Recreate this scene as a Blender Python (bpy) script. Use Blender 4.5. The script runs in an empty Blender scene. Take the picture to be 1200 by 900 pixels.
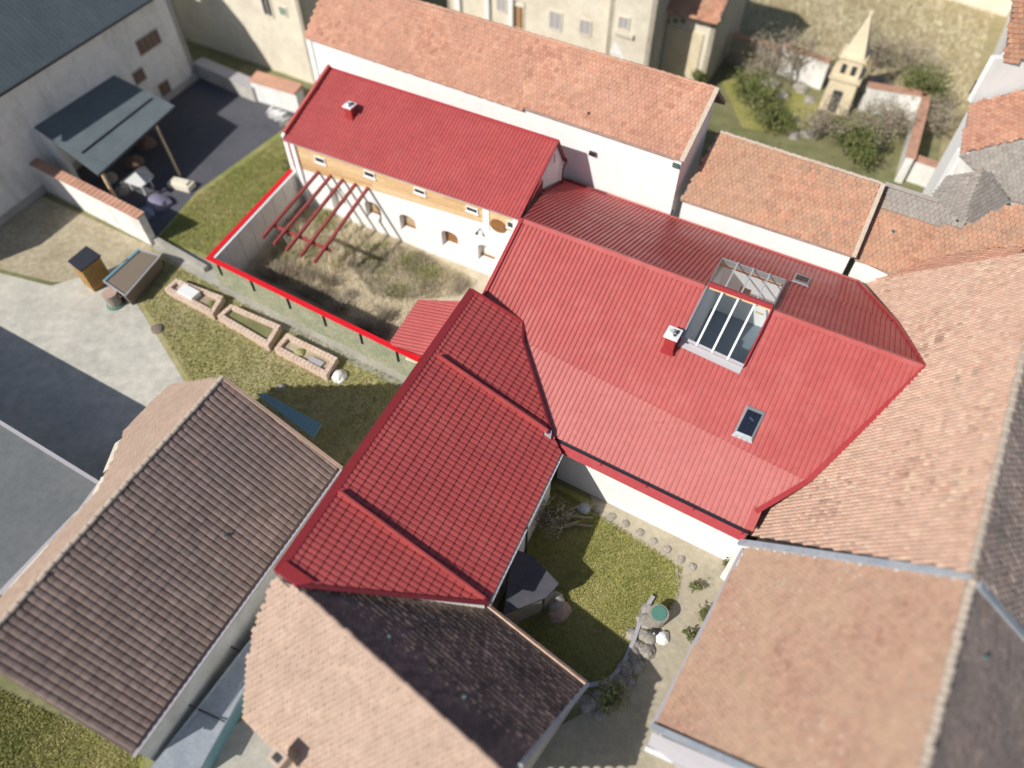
import bpy, math, random
import numpy as np
random.seed(7); rng = np.random.default_rng(7)
R = math.radians
scene = bpy.context.scene
C = scene.collection
# ------------------------------------------------------------------ camera
H = 30.0; FPX = 880.0; PITCH = R(53.5)
cd = bpy.data.cameras.new('camera'); cam = bpy.data.objects.new('camera', cd); C.objects.link(cam)
cam.location = (0, 0, H); cam.rotation_euler = (math.pi/2-PITCH, 0, 0)
cd.sensor_width = 36; cd.lens = 36*FPX/1200; cd.clip_end = 2000; cd.clip_start = .5
cd.dof.use_dof = True; cd.dof.focus_distance = 32.0; cd.dof.aperture_fstop = cd.lens/1000/0.44
scene.camera = cam
# ------------------------------------------------------------------ world, sun
AZ, EL = R(36), R(40)
w = bpy.data.worlds.new("World"); scene.world = w; w.use_nodes = True
nt = w.node_tree; sky = nt.nodes.new('ShaderNodeTexSky'); sky.sky_type = 'NISHITA'; sky.sun_disc = False
sky.sun_elevation = EL; sky.sun_rotation = R(234)
bg = nt.nodes['Background']; nt.links.new(sky.outputs[0], bg.inputs[0]); bg.inputs[1].default_value = 0.085
sl = bpy.data.lights.new('sun', 'SUN'); sl.energy = 4.8; sl.angle = R(.55); sl.color = (1, .955, .89)
so = bpy.data.objects.new('sun', sl); C.objects.link(so)
from mathutils import Vector
so.rotation_euler = Vector((math.cos(AZ)*math.cos(EL), math.sin(AZ)*math.cos(EL), -math.sin(EL))).to_track_quat('-Z', 'Y').to_euler()
scene.view_settings.view_transform = 'Standard'; scene.view_settings.look = 'None'
scene.view_settings.exposure = 0.05; scene.view_settings.gamma = 1

# ------------------------------------------------------------------ geometry helpers
cF = np.array([0, math.cos(PITCH), -math.sin(PITCH)]); cU = np.array([0, math.sin(PITCH), math.cos(PITCH)]); cR = np.array([1., 0, 0])
CAM = np.array([0, 0, H])
def ray(x, y): return cF*FPX+cR*(x-600)-cU*(y-450)
def at(x, y, z=0.):
    d = ray(x, y); return CAM+d*((z-H)/d[2])
def plane3(a, b, c):
    n = np.cross(b-a, c-a); n = n/np.linalg.norm(n)
    if n[2] < 0: n = -n
    return n, float(n@a)
def PL(*p): return plane3(*[at(*q) for q in p])
def on(pl, x, y):
    n, d = pl; r = ray(x, y); return CAM+r*((d-n@CAM)/(n@r))
def zon(pl, x, y): return (pl[1]-pl[0][0]*x-pl[0][1]*y)/pl[0][2]
def unit(v): v = np.array(v, float); return v/np.linalg.norm(v)
def ad(deg): return np.array([math.cos(R(deg)), math.sin(R(deg)), 0.])
UPV = np.array([0, 0, 1.])
# ------------------------------------------------------------------ materials
MATS = {}
def mat(name, col, rough=.8, var=.25, scale=3., col2=None, fac=.5, bump=.0, bscale=40., metal=0., spec=.5, tint=None, streak=None, detail=6, sharp=.0, coat=0):
    m = bpy.data.materials.new(name); m.use_nodes = True; t = m.node_tree; N = t.nodes.new; L = t.links.new
    b = t.nodes['Principled BSDF']; b.inputs['Roughness'].default_value = rough; b.inputs['Metallic'].default_value = metal
    b.inputs['Specular IOR Level'].default_value = spec
    geo = N('ShaderNodeNewGeometry')
    def noise(sc, det=detail, vec=None):
        n = N('ShaderNodeTexNoise'); n.inputs['Scale'].default_value = sc; n.inputs['Detail'].default_value = det
        n.inputs['Roughness'].default_value = .62
        L(vec if vec is not None else geo.outputs['Position'], n.inputs['Vector']); return n.outputs['Fac']
    def ramp(src, lo, hi, a, c):
        r = N('ShaderNodeMapRange'); r.inputs[1].default_value = lo; r.inputs[2].default_value = hi
        r.inputs[3].default_value = a; r.inputs[4].default_value = c; L(src, r.inputs[0]); return r.outputs[0]
    def mix(f, a, c):
        x = N('ShaderNodeMix'); x.data_type = 'RGBA'
        if isinstance(f, float): x.inputs[0].default_value = f
        else: L(f, x.inputs[0])
        for i, q in ((6, a), (7, c)):
            if isinstance(q, tuple): x.inputs[i].default_value = (*q, 1)
            else: L(q, x.inputs[i])
        return x.outputs[2]
    base = col
    if tint:   # palette by per-piece random value
        at_ = N('ShaderNodeAttribute'); at_.attribute_name = 'tint'
        cr = N('ShaderNodeValToRGB'); e = cr.color_ramp.elements
        while len(e) < len(tint): e.new(.5)
        for i, q in enumerate(tint):
            e[i].position = i/(len(tint)-1); e[i].color = (*q, 1)
        L(at_.outputs['Fac'], cr.inputs[0]); base = cr.outputs[0]
    if col2 is not None:
        base = mix(ramp(noise(scale), fac-.5*(.35-sharp), fac+.5*(.35-sharp), 0, 1), base, col2)
    if streak:
        mp = N('ShaderNodeMapping'); mp.inputs['Scale'].default_value = streak[1]; L(geo.outputs['Position'], mp.inputs['Vector'])
        base = mix(ramp(noise(1., 4, mp.outputs[0]), .5, .75, 0, streak[2]), base, streak[0])
    v = ramp(noise(scale*5.3), .25, .75, 1-var, 1+var)
    mul = N('ShaderNodeMix'); mul.data_type = 'RGBA'; mul.blend_type = 'MULTIPLY'; mul.inputs[0].default_value = 1
    if isinstance(base, tuple): mul.inputs[6].default_value = (*base, 1)
    else: L(base, mul.inputs[6])
    cb = N('ShaderNodeCombineColor'); [L(v, cb.inputs[i]) for i in range(3)]; L(cb.outputs[0], mul.inputs[7])
    L(mul.outputs[2], b.inputs['Base Color'])
    if bump:
        bp = N('ShaderNodeBump'); bp.inputs['Strength'].default_value = bump; bp.inputs['Distance'].default_value = .05
        L(noise(bscale, 4), bp.inputs['Height']); L(bp.outputs[0], b.inputs['Normal'])
    L(ramp(noise(scale*2), .3, .7, max(rough-.1, .05), min(rough+.1, 1)), b.inputs['Roughness'])
    m.diffuse_color = (*col, 1); MATS[name] = m; return m
def glass(name, tintc, refl=.12):
    m = bpy.data.materials.new(name); m.use_nodes = True; t = m.node_tree; t.nodes.clear(); N = t.nodes.new; L = t.links.new
    o = N('ShaderNodeOutputMaterial'); tr = N('ShaderNodeBsdfTransparent'); tr.inputs[0].default_value = (*tintc, 1)
    g = N('ShaderNodeBsdfGlossy'); g.inputs['Roughness'].default_value = .03
    f = N('ShaderNodeLayerWeight'); f.inputs[0].default_value = .5; mx = N('ShaderNodeMixShader')
    pw = N('ShaderNodeMath'); pw.operation = 'POWER'; pw.inputs[1].default_value = 5; L(f.outputs['Facing'], pw.inputs[0])
    ad_ = N('ShaderNodeMath'); ad_.operation = 'MULTIPLY_ADD'; ad_.inputs[1].default_value = .8; ad_.inputs[2].default_value = refl; L(pw.outputs[0], ad_.inputs[0])
    ad_.use_clamp = True; L(ad_.outputs[0], mx.inputs[0]); L(tr.outputs[0], mx.inputs[1]); L(g.outputs[0], mx.inputs[2]); L(mx.outputs[0], o.inputs[0])
    MATS[name] = m; return m

M_red = mat('red_tile_metal', (.44, .082, .078), .44, .12, .7, (.38, .066, .065), .5, .15, 30, spec=.6, streak=((.50, .13, .12), (.8, .8, .8), .35))
M_redl = mat('red_sheet_metal', (.47, .105, .095), .38, .10, .6, (.42, .085, .078), .5, .12, 30, spec=.6, streak=((.58, .20, .18), (.9, .9, .9), .3))
M_redu = mat('red_sheet_weathered', (.42, .060, .058), .40, .12, .6, (.47, .085, .08), .5, .15, 30, spec=.5, streak=((.54, .15, .14), (.7, .7, .7), .4))
M_redsheen = mat('red_sheet_sheen', (.55, .19, .17), .33, .09, .6, (.52, .16, .145), .5, .12, 30, spec=.7, streak=((.60, .23, .21), (.9, .9, .9), .3))  # paler red puts the lower slope's sheen into the colour
M_trim = mat('red_trim_metal', (.36, .04, .045), .35, .12, 2, spec=.5)
M_trimd = mat('dark_red_cladding', (.16, .018, .025), .5, .2, 2)
M_bright = mat('signal_red_coping', (.72, .012, .02), .45, .05, 2)
M_gutter = mat('dark_gutter_metal', (.03, .03, .04), .35, .2, 3, spec=.6)
M_white = mat('white_render', (.84, .835, .81), .9, .04, 1.5, (.80, .79, .77), .55, .25, 25, streak=((.66, .64, .58), (1.6, 1.6, .35), .35))
M_whitew = mat('weathered_white_render', (.80, .79, .76), .9, .08, .6, (.62, .60, .55), .64, .4, 12, streak=((.42, .40, .36), (.9, .9, .25), .6))
M_cream = mat('cream_render', (.74, .68, .55), .9, .10, .5, (.60, .53, .42), .6, .4, 10)
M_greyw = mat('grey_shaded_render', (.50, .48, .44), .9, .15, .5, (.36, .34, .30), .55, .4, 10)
M_wood = mat('larch_boards', (.62, .38, .16), .7, .12, 1.5, tint=((.58, .38, .19), (.70, .49, .27), (.78, .60, .37), (.66, .44, .23)), streak=((.50, .31, .15), (1.2, 2., 14), .6))
M_woodd = mat('oak_door', (.33, .16, .055), .65, .25, 6, (.22, .10, .03), .5, .3, 30)
M_niche = mat('niche_wood_shaded', (.50, .38, .24), .8, .15, 5, (.40, .27, .15), .5)  # wood and cream tone, darkened for the shade inside the niches
M_beam = mat('red_painted_timber', (.36, .075, .07), .6, .15, 4, (.27, .05, .045), .5)
M_steel = mat('light_steel', (.66, .68, .70), .35, .1, 3, metal=.3)
M_frame = mat('white_frame', (.78, .78, .77), .5, .05, 3)
M_greyf = mat('grey_aluminium', (.30, .33, .35), .35, .1, 5, metal=.4)
M_gflash = mat('grey_flashing', (.42, .40, .42), .45, .15, 5)
M_dark = mat('dark_interior', (.045, .05, .055), .6, .3, 3)
M_iw = mat('interior_plaster', (.90, .89, .86), .9, .05, 2)
M_rfloor = mat('slate_blue_floor', (.20, .24, .27), .35, .08, 1)
M_panel = mat('concrete_fence_panel', (.74, .73, .69), .9, .08, 1.2, (.64, .63, .59), .58, .3, 30)
M_green = mat('green_screen_mesh', (.23, .27, .17), .9, .35, 1.2, (.36, .34, .24), .5)
M_post = mat('black_post', (.012, .014, .014), .5, .1, 3)
M_galv = mat('galvanised_tube', (.26, .34, .31), .5, .2, 6, metal=.2)
M_clay = mat('salmon_clay_tiles', (.5, .25, .15), .85, .18, .35, (.42, .26, .17), .5, .2, 40, tint=((.30, .14, .09), (.46, .21, .135), (.55, .29, .19), (.50, .23, .14), (.44, .28, .19), (.34, .19, .13)))
M_clayo = mat('orange_clay_tiles', (.5, .23, .13), .85, .16, .4, (.42, .22, .15), .55, .2, 40, tint=((.40, .18, .12), (.50, .25, .165), (.56, .31, .21), (.51, .26, .175), (.50, .31, .22)))
M_clayr = mat('mixed_rose_clay_tiles', (.44, .25, .17), .85, .18, .5, (.54, .36, .27), .5, .25, 40, tint=((.27, .16, .12), (.43, .25, .18), (.50, .31, .23), (.60, .45, .33), (.49, .28, .20), (.47, .34, .26), (.35, .23, .17)))
M_claye = mat('pale_salmon_clay_tiles', (.5, .27, .18), .85, .15, .5, (.50, .34, .23), .5, .2, 40, tint=((.38, .21, .145), (.46, .27, .19), (.50, .30, .215), (.42, .25, .18), (.52, .37, .28)))
M_clayp = mat('pale_sandy_tiles', (.5, .33, .24), .85, .14, .5, (.42, .30, .23), .5, .2, 40, tint=((.40, .28, .205), (.46, .33, .25), (.50, .36, .28), (.43, .30, .22)))
M_brown = mat('weathered_brown_tiles', (.2, .13, .1), .85, .3, .5, (.25, .185, .16), .5, .3, 30, tint=((.19, .135, .115), (.26, .18, .15), (.33, .235, .20), (.29, .215, .18), (.35, .215, .17)))
M_browng = mat('shaded_slope_tiles', (.2, .14, .12), .85, .3, .6, (.22, .18, .16), .5, .3, 30, tint=((.24, .18, .155), (.34, .25, .21), (.42, .31, .27), (.35, .28, .24)))  # shade of the east slopes is mixed into this darker palette
M_shaded = mat('shade_dark_tiles', (.15, .11, .09), .88, .25, .6, (.12, .095, .08), .5, .3, 30, tint=((.16, .12, .10), (.24, .175, .145), (.32, .235, .19), (.24, .18, .15)))  # slope turned from the sun: its shade is darkened into the palette
M_cap = mat('pale_mortared_caps', (.55, .47, .38), .9, .2, 6, (.45, .36, .28), .5, .4, 30)
M_blueg = mat('blue_grey_sheet', (.30, .34, .39), .6, .15, 1.2, (.38, .41, .44), .5)
M_slate = mat('slate_blue_roof', (.12, .148, .158), .5, .12, .6, (.15, .18, .19), .5, .1, 30)
M_flat = mat('grey_felt_roof', (.13, .14, .145), .9, .14, .6, (.16, .168, .168), .5, .3, 20)
M_greyt = mat('grey_slate_tiles', (.27, .24, .22), .85, .2, .5, (.30, .27, .24), .5, .3, 30, tint=((.27, .24, .21), (.34, .30, .26), (.40, .35, .30)))
M_ground = mat('ground_soil_grass', (.22, .20, .105), .95, .3, .25, (.17, .18, .07), .5, .5, 8)
M_lawn = mat('green_lawn', (.20, .23, .05), .95, .3, .55, (.34, .30, .12), .52, .6, 14)
M_lawnd = mat('dense_green_lawn', (.27, .265, .06), .95, .3, .8, (.36, .32, .13), .55, .6, 14)
M_drylawn = mat('dry_lawn', (.34, .31, .12), .95, .25, .35, (.42, .37, .21), .5, .6, 14)
M_field = mat('dry_meadow', (.30, .26, .12), .95, .2, .3, (.36, .30, .18), .5, .5, 10)
M_soil = mat('scruffy_soil', (.34, .28, .18), .95, .3, .6, (.46, .40, .28), .5, .6, 10)
M_yard = mat('sandy_yard_soil', (.58, .50, .38), .95, .2, .8, (.46, .39, .26), .58, .6, 18)
M_conc = mat('pale_concrete', (.42, .40, .35), .9, .15, .5, (.30, .29, .25), .55, .3, 15)
M_concd = mat('grey_concrete_yard', (.46, .44, .38), .9, .2, .35, (.60, .57, .49), .52, .3, 15)
M_asph = mat('dark_asphalt', (.075, .08, .095), .9, .15, .5, (.10, .10, .115), .5, .3, 25)
M_pathm = mat('sandy_gravel_path', (.45, .40, .30), .95, .15, .8, (.34, .30, .22), .55, .4, 20)
M_straw = mat('dry_straw', (.5, .42, .26), .9, .1, 2, tint=((.46, .37, .22), (.60, .51, .33), (.70, .61, .42), (.78, .70, .52), (.56, .50, .28)))
M_weed = mat('weed_leaf', (.12, .15, .05), .8, .1, 2, tint=((.20, .20, .07), (.30, .30, .11), (.44, .40, .20)))
M_grassb = mat('grass_blade', (.15, .18, .05), .8, .1, 2, tint=((.18, .20, .055), (.29, .285, .085), (.46, .40, .19)))
M_bark = mat('grey_bark', (.20, .16, .12), .95, .2, 6)
M_leaf = mat('shrub_leaf', (.13, .15, .04), .8, .1, 2, tint=((.08, .10, .03), (.14, .17, .045), (.24, .22, .09)))
M_twig = mat('dry_twig', (.30, .25, .18), .9, .1, 2, tint=((.22, .17, .12), (.34, .29, .21), (.42, .37, .28)))
M_brick = mat('pale_brick', (.52, .34, .25), .9, .15, 4, (.66, .53, .43), .5, .3, 40, tint=((.56, .38, .29), (.64, .46, .36), (.70, .56, .46)))
M_stone = mat('grey_stone', (.36, .33, .29), .95, .25, 3, (.26, .24, .20), .5, .5, 12, tint=((.22, .20, .18), (.36, .33, .29), (.48, .44, .38)))
M_sand = mat('pale_limestone', (.72, .62, .44), .9, .12, 1.2, (.60, .50, .34), .58, .4, 12)
M_yellow = mat('yellow_planks', (.42, .25, .07), .8, .2, 3, (.33, .19, .06), .5)
M_teal = mat('teal_sheet', (.17, .32, .38), .5, .15, 2)
M_tealb = mat('green_plastic', (.10, .24, .19), .4, .1, 2)
M_brownf = mat('brown_shutter', (.17, .11, .08), .7, .2, 5)
M_violet = mat('violet_tarp', (.22, .21, .30), .6, .2, 2)
M_blue = mat('blue_plastic', (.16, .22, .32), .6, .1, 2)
M_winD = mat('dark_window_glass', (.03, .035, .045), .1, .1, 2, spec=.8)
M_copper = mat('verdigris_vent', (.07, .13, .12), .7, .1, 4)
G_sky = glass('atrium_glass', (.94, .96, .97), .07)
G_back = glass('atrium_back_glass', (.93, .96, .98), .04)
G_win = glass('roof_window_glass', (.55, .62, .68), .16)

# ------------------------------------------------------------------ object helpers
def tagp(o, label=None, cat=None, group=None, kind=None):
    if label: o['label'] = label
    if cat: o['category'] = cat
    if group: o['group'] = group
    if kind: o['kind'] = kind
    return o
def thing(name, label, cat, loc=(0, 0, 0), group=None):
    o = bpy.data.objects.new(name, None); C.objects.link(o); o.location = Vector([float(q) for q in loc]); o.empty_display_size = .2
    return tagp(o, label, cat, group)
def hide_children(o): return o
class MB:
    def __init__(s): s.v = []; s.f = []; s.t = []
    def poly(s, pts, t=.5):
        i = len(s.v); s.v += [tuple(float(c) for c in p) for p in pts]; s.t += [t]*len(pts); s.f.append(tuple(range(i, i+len(pts))))
    def hexa(s, b, t_, t=.5):   # b, t_: bottom and top rings of n points
        i = len(s.v); n = len(b)
        s.v += [tuple(float(c) for c in p) for p in b]+[tuple(float(c) for c in p) for p in t_]; s.t += [t]*(2*n)
        s.f.append(tuple(i+n-1-k for k in range(n))); s.f.append(tuple(i+n+k for k in range(n)))
        for k in range(n): s.f.append((i+k, i+(k+1) % n, i+n+(k+1) % n, i+n+k))
        return s
    def box(s, c, ux, uy, uz, t=.5):  # centre of base, full-size vectors
        c, ux, uy, uz = map(np.array, (c, ux, uy, uz)); q = [c-ux/2-uy/2, c+ux/2-uy/2, c+ux/2+uy/2, c-ux/2+uy/2]
        return s.hexa(q, [p+uz for p in q], t)
    def bar(s, a, b, w, h, t=.5, up=None, lift=0.):   # bar from a to b, top-centred on the line
        a, b = np.array(a, float), np.array(b, float); d = unit(b-a); u0 = UPV if up is None else np.array(up)
        if abs(d@u0) > .98: u0 = np.array([1., 0, 0])
        sd = unit(np.cross(d, u0)); up2 = unit(np.cross(sd, d)); o = up2*lift
        q = [a-sd*w/2+o, a+sd*w/2+o, a+sd*w/2+o+up2*h, a-sd*w/2+o+up2*h]
        return s.hexa(q, [p+(b-a) for p in q], t)
    def tube(s, a, b, r, n=8, r2=None, t=.5):
        a, b = np.array(a, float), np.array(b, float); d = unit(b-a); u0 = UPV if abs(d[2]) < .95 else np.array([1., 0, 0])
        x = unit(np.cross(d, u0)); y = np.cross(d, x); r2 = r if r2 is None else r2
        q = [(x*math.cos(2*math.pi*k/n)+y*math.sin(2*math.pi*k/n)) for k in range(n)]
        return s.hexa([a+p*r for p in q], [b+p*r2 for p in q], t)
    def build(s, name, m, parent=None, label=None, cat=None, group=None, kind=None, smooth=False):
        me = bpy.data.meshes.new(name); me.from_pydata(s.v, [], s.f); me.materials.append(m)
        if len(s.t) == len(s.v):
            a = me.attributes.new('tint', 'FLOAT', 'POINT'); a.data.foreach_set('value', s.t)
        if smooth: me.polygons.foreach_set('use_smooth', [True]*len(me.polygons))
        me.update(); o = bpy.data.objects.new(name, me); C.objects.link(o)
        if parent is not None: o.parent = parent; o.location = -parent.location
        return tagp(o, label, cat, group, kind)
def npmesh(name, v, faces4, m, parent=None, tint=None, kind=None, tris=None, smooth=False, label=None, cat=None):
    me = bpy.data.meshes.new(name); v = np.asarray(v, np.float32); q = np.asarray(faces4, np.int32).reshape(-1, 4)
    t3 = np.zeros((0, 3), np.int32) if tris is None else np.asarray(tris, np.int32).reshape(-1, 3)
    me.vertices.add(len(v)); me.vertices.foreach_set('co', v.ravel())
    me.loops.add(q.size+t3.size); me.loops.foreach_set('vertex_index', np.concatenate([q.ravel(), t3.ravel()]))
    me.polygons.add(len(q)+len(t3))
    me.polygons.foreach_set('loop_start', np.concatenate([np.arange(len(q))*4, q.size+np.arange(len(t3))*3]).astype(np.int32))
    me.update(calc_edges=True); me.validate(); me.materials.append(m)
    me.polygons.foreach_set('use_smooth', [bool(smooth)]*len(me.polygons))
    if tint is not None:
        a = me.attributes.new('tint', 'FLOAT', 'POINT'); a.data.foreach_set('value', np.asarray(tint, np.float32))
    o = bpy.data.objects.new(name, me); C.objects.link(o)
    if parent is not None: o.parent = parent; o.location = -parent.location
    return tagp(o, label, cat, None, kind)
def frame(pl, O):
    n = pl[0]; d = unit(-(UPV-(UPV@n)*n)); e = np.cross(d, n); return np.array(O, float), e, d, n
def touv(fr, p): q = np.array(p)-fr[0]; return np.array([q@fr[1], q@fr[2]])
def inpoly(u, v, poly):
    r = np.zeros(u.shape, bool); n = len(poly)
    for i in range(n):
        x1, y1 = poly[i]; x2, y2 = poly[(i+1) % n]
        if y1 == y2: continue
        c = ((y1 > v) != (y2 > v)) & (u < (x2-x1)*(v-y1)/(y2-y1)+x1); r ^= c
    return r
def slab(mb, pts, n, th):   # roof board under the covering
    mb.hexa([np.array(p)-n*th for p in pts], [np.array(p)-n*.05 for p in pts])
def tiles(parent, pl, pts, m, tw=.18, ex=.16, h=.03, barrel=0, O=None, jit=.006, kind='stuff', name='roof_tile', holes=()):
    fr = frame(pl, pts[0] if O is None else O); P2 = [touv(fr, p) for p in pts]
    us = [p[0] for p in P2]; vs = [p[1] for p in P2]
    gu = np.arange(min(us)-tw, max(us)+tw, tw); gv = np.arange(min(vs)-ex, max(vs)+ex, ex)
    U, V = np.meshgrid(gu, gv); 
    if not barrel: U = U+((np.arange(len(gv)) % 2)*tw/2)[:, None]
    U = U.ravel(); V = V.ravel(); k = inpoly(U+tw/2, V+ex/2, P2)
    for hp in holes: k &= ~inpoly(U+tw/2, V+ex/2, [touv(fr, p) for p in hp])
    U = U[k]; V = V[k]; n = len(U)
    if n == 0: return None
    U = U+rng.normal(0, jit*.5, n); V = V+rng.normal(0, jit, n); hh = h*(1+rng.normal(0, .18, n)); hh = np.clip(hh, h*.5, h*2)
    if not barrel: prof = [(.03, 0), (.97, 0)]
    else: prof = [(.02, 0.), (.2, barrel*.8), (.5, barrel), (.8, barrel*.8), (.98, 0.)]
    verts = []; K = len(prof)
    for row, (vv, hb) in enumerate(((0., .12), (1.06, 1.), (1.06, 0.))):
        for a, z in prof:
            u_ = U+a*tw; v_ = V+vv*ex; z_ = hh*hb+(z if row < 2 else z*.4)
            verts.append(fr[0]+u_[:, None]*fr[1]+v_[:, None]*fr[2]+z_[:, None]*fr[3])
    verts = np.stack(verts, 1).reshape(-1, 3); base = np.arange(n)[:, None]*(3*K); F = []
    for i in range(K-1):
        F.append(np.concatenate([base+i, base+K+i, base+K+i+1, base+i+1], 1)); F.append(np.concatenate([base+K+i, base+2*K+i, base+2*K+i+1, base+K+i+1], 1))
    tr = [np.concatenate([base, base+2*K, base+K], 1), np.concatenate([base+K-1, base+2*K-1, base+3*K-1], 1)]
    # tint: per tile, plus slow drift between batches of tiles
    ph = np.sin(U*.9+V*.4)*.10+np.sin(V*2.1-U*.3)*.08
    tn = np.clip(rng.beta(2, 2, n)+ph, 0, 1)
    return npmesh(name, verts, np.concatenate(F), m, parent, np.repeat(tn, 3*K), kind, np.concatenate(tr))
def vrange(P2, u):
    vs = []
    for i in range(len(P2)):
        a, b = P2[i], P2[(i+1) % len(P2)]
        if (a[0]-u)*(b[0]-u) <= 0 and a[0] != b[0]: vs.append(a[1]+(b[1]-a[1])*(u-a[0])/(b[0]-a[0]))
    return (min(vs), max(vs)) if len(vs) > 1 else None
TILEPROF = [(0, 0), (.06, .5), (.2, .85), (.42, 1.), (.66, .92), (.80, .75), (.84, -.5), (.95, -.5)]
RIBPROF = [(0, 0), (.05, .9), (.13, 1.), (.15, -.35), (.30, -.35), (.32, 0), (.6, .05)]
def sheets(parent, pl, polys, m, pitch, amp, prof, step=None, saw=.02, width=1.1, O=None, name='roof_sheet', voff=0., gr=.7):
    fr = frame(pl, O if O is not None else polys[0][0]); res = []
    for poly in polys:
        P2 = [touv(fr, p) for p in poly]; u0 = min(p[0] for p in P2); u1 = max(p[0] for p in P2)
        k0 = math.floor(u0/width); k1 = math.ceil(u1/width)
        for k in range(k0, k1):
            a = max(k*width, u0+1e-3); b = min((k+1)*width, u1-1e-3)
            if b-a < .02: continue
            us = [a, b]; 
            i = math.floor(a/pitch)
            while i*pitch < b:
                for s, _ in prof:
                    q = (i+s)*pitch
                    if a < q < b: us.append(q)
                i += 1
            for p in P2:
                if a < p[0] < b: us.append(p[0])
            us = sorted(set(round(q, 4) for q in us)); rg = [vrange(P2, min(max(q, u0+1e-3), u1-1e-3)) for q in us]
            if any(r is None for r in rg): continue
            lo = min(r[0] for r in rg); hi = max(r[1] for r in rg)
            if hi-lo < .03: continue
            V = [lo, hi]; S = [0, 0]
            if step:
                VV = [(lo, (lo-voff) % step/step)]
                j = math.floor((lo-voff)/step)+1
                while j*step+voff < hi: VV += [(j*step+voff-.001, 1.), (j*step+voff+.003, -gr), (j*step+voff+.030, -gr), (j*step+voff+.042, 0.)]; j += 1
                VV.append((hi, (hi-voff) % step/step))
            else: VV = [(lo, 0), (hi, 0)]
            def wave(u):
                f = (u/pitch) % 1.; pr = prof+[(1., prof[0][1])]
                for (x0, y0), (x1, y1) in zip(pr, pr[1:]):
                    if x0 <= f <= x1: return amp*(y0+(y1-y0)*(f-x0)/(x1-x0))
                return 0
            lift = rng.uniform(0, .003); W = [wave(u) for u in us]
            vv = np.array([v for v, _ in VV]); ss = np.array([s for _, s in VV])*saw
            nu, nv = len(us), len(vv); verts = np.zeros((nu, nv, 3)); VC = np.zeros((nu, nv))
            for i_, (u, r) in enumerate(zip(us, rg)):
                vc = np.clip(vv, r[0], r[1]); VC[i_] = vc; z = .006+lift+W[i_]+ss
                verts[i_] = fr[0]+u*fr[1]+vc[:, None]*fr[2]+z[:, None]*fr[3]
            idx = np.arange(nu*nv).reshape(nu, nv)
            A = idx[:-1, :-1].ravel(); B = idx[1:, :-1].ravel(); D = idx[1:, 1:].ravel(); E = idx[:-1, 1:].ravel()
            keep = ((VC[:-1, 1:]-VC[:-1, :-1]+VC[1:, 1:]-VC[1:, :-1]) > 1e-4).ravel()
            q = np.stack([A, E, D, B], 1)[keep]
            if len(q) == 0: continue
            res.append(npmesh(name, verts.reshape(-1, 3), q, m, parent))
    return res
def skirt(mb, pts, edges, inset=.3, th=.3, z0=0., drop=.16):
    """walls under the given edges of a roof polygon"""
    c = np.mean([np.array(p) for p in pts], 0)
    for i in edges:
        a, b = np.array(pts[i], float), np.array(pts[(i+1) % len(pts)], float)
        d = unit([b[0]-a[0], b[1]-a[1], 0]); nrm = np.array([-d[1], d[0], 0.])
        if (c-a)@nrm < 0: nrm = -nrm
        ain, bin_ = (inset if isinstance(inset, tuple) else (inset, inset))
        L = np.linalg.norm((b-a)[:2]); zs = (b[2]-a[2])/max(L, .01)
        p = a+d*min(ain, L/3); q = b-d*min(bin_, L/3); p[2] = a[2]+zs*min(ain, L/3)-drop; q[2] = b[2]-zs*min(bin_, L/3)-drop
        o = nrm*max(ain, bin_) ; p2, q2 = p+o, q+o; p3, q3 = p2+nrm*th, q2+nrm*th
        # keep the wall head below the roof plane when moving inward (roof may fall inwards)
        pn = plane3(*[np.array(x, float) for x in pts[:3]])
        tops = [np.array([x[0], x[1], min(zon(pn, x[0], x[1]), x[2]+drop+.02)-drop]) for x in (p2, q2, q3, p3)]
        bot = [np.array([*x[:2], z0]) for x in tops]; mb.hexa(bot, tops)
    return mb
def caps(parent, a, b, m, n, r=.12, name='ridge_cap', squash=.8, lift=0.02):
    """overlapping half-round ridge tiles, each its own part; shared mesh"""
    a, b = np.array(a, float), np.array(b, float); L = np.linalg.norm(b-a)/n; d = unit(b-a); sd = unit(np.cross(d, UPV)); up = np.cross(sd, d)
    mb = MB(); ring = []; K = 7
    for s, rr in ((0, r), (L*1.08, r*.82)):
        ring.append([d*s+sd*rr*math.cos(math.pi*k/(K-1))+up*(rr*squash*math.sin(math.pi*k/(K-1))+(.03 if s == 0 else 0)-.03) for k in range(K)])
    i0 = 0
    mb.v = [tuple(p) for rg_ in ring for p in rg_]; mb.f = [(k, k+1, K+k+1, K+k) for k in range(K-1)]+[tuple(range(K-1, -1, -1)), tuple(range(K, 2*K))]
    mb.t = [.5]*len(mb.v)
    first = mb.build(name, m, parent)
    for i in range(n):
        o = first if i == 0 else first.copy()
        if i: C.objects.link(o); o.parent = parent
        p = a+d*L*i+up*lift+sd*rng.normal(0, .012)
        o.location = Vector([float(x) for x in p])-parent.location
def trim(pts, w, h, m, parent, name='flashing', up=None, lift=.02, side=0.):
    mb = MB()
    for a, b in zip(pts, pts[1:]): mb.bar(a, b, w, h, up=up, lift=lift)
    return mb.build(name, m, parent)
def ground_patch(name, pix, m, z, kind='structure'):
    mb = MB(); mb.poly([at(x, y, z) for x, y in pix]); o = mb.build(name, m, kind=kind)
    return o
exec_parts = []
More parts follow.
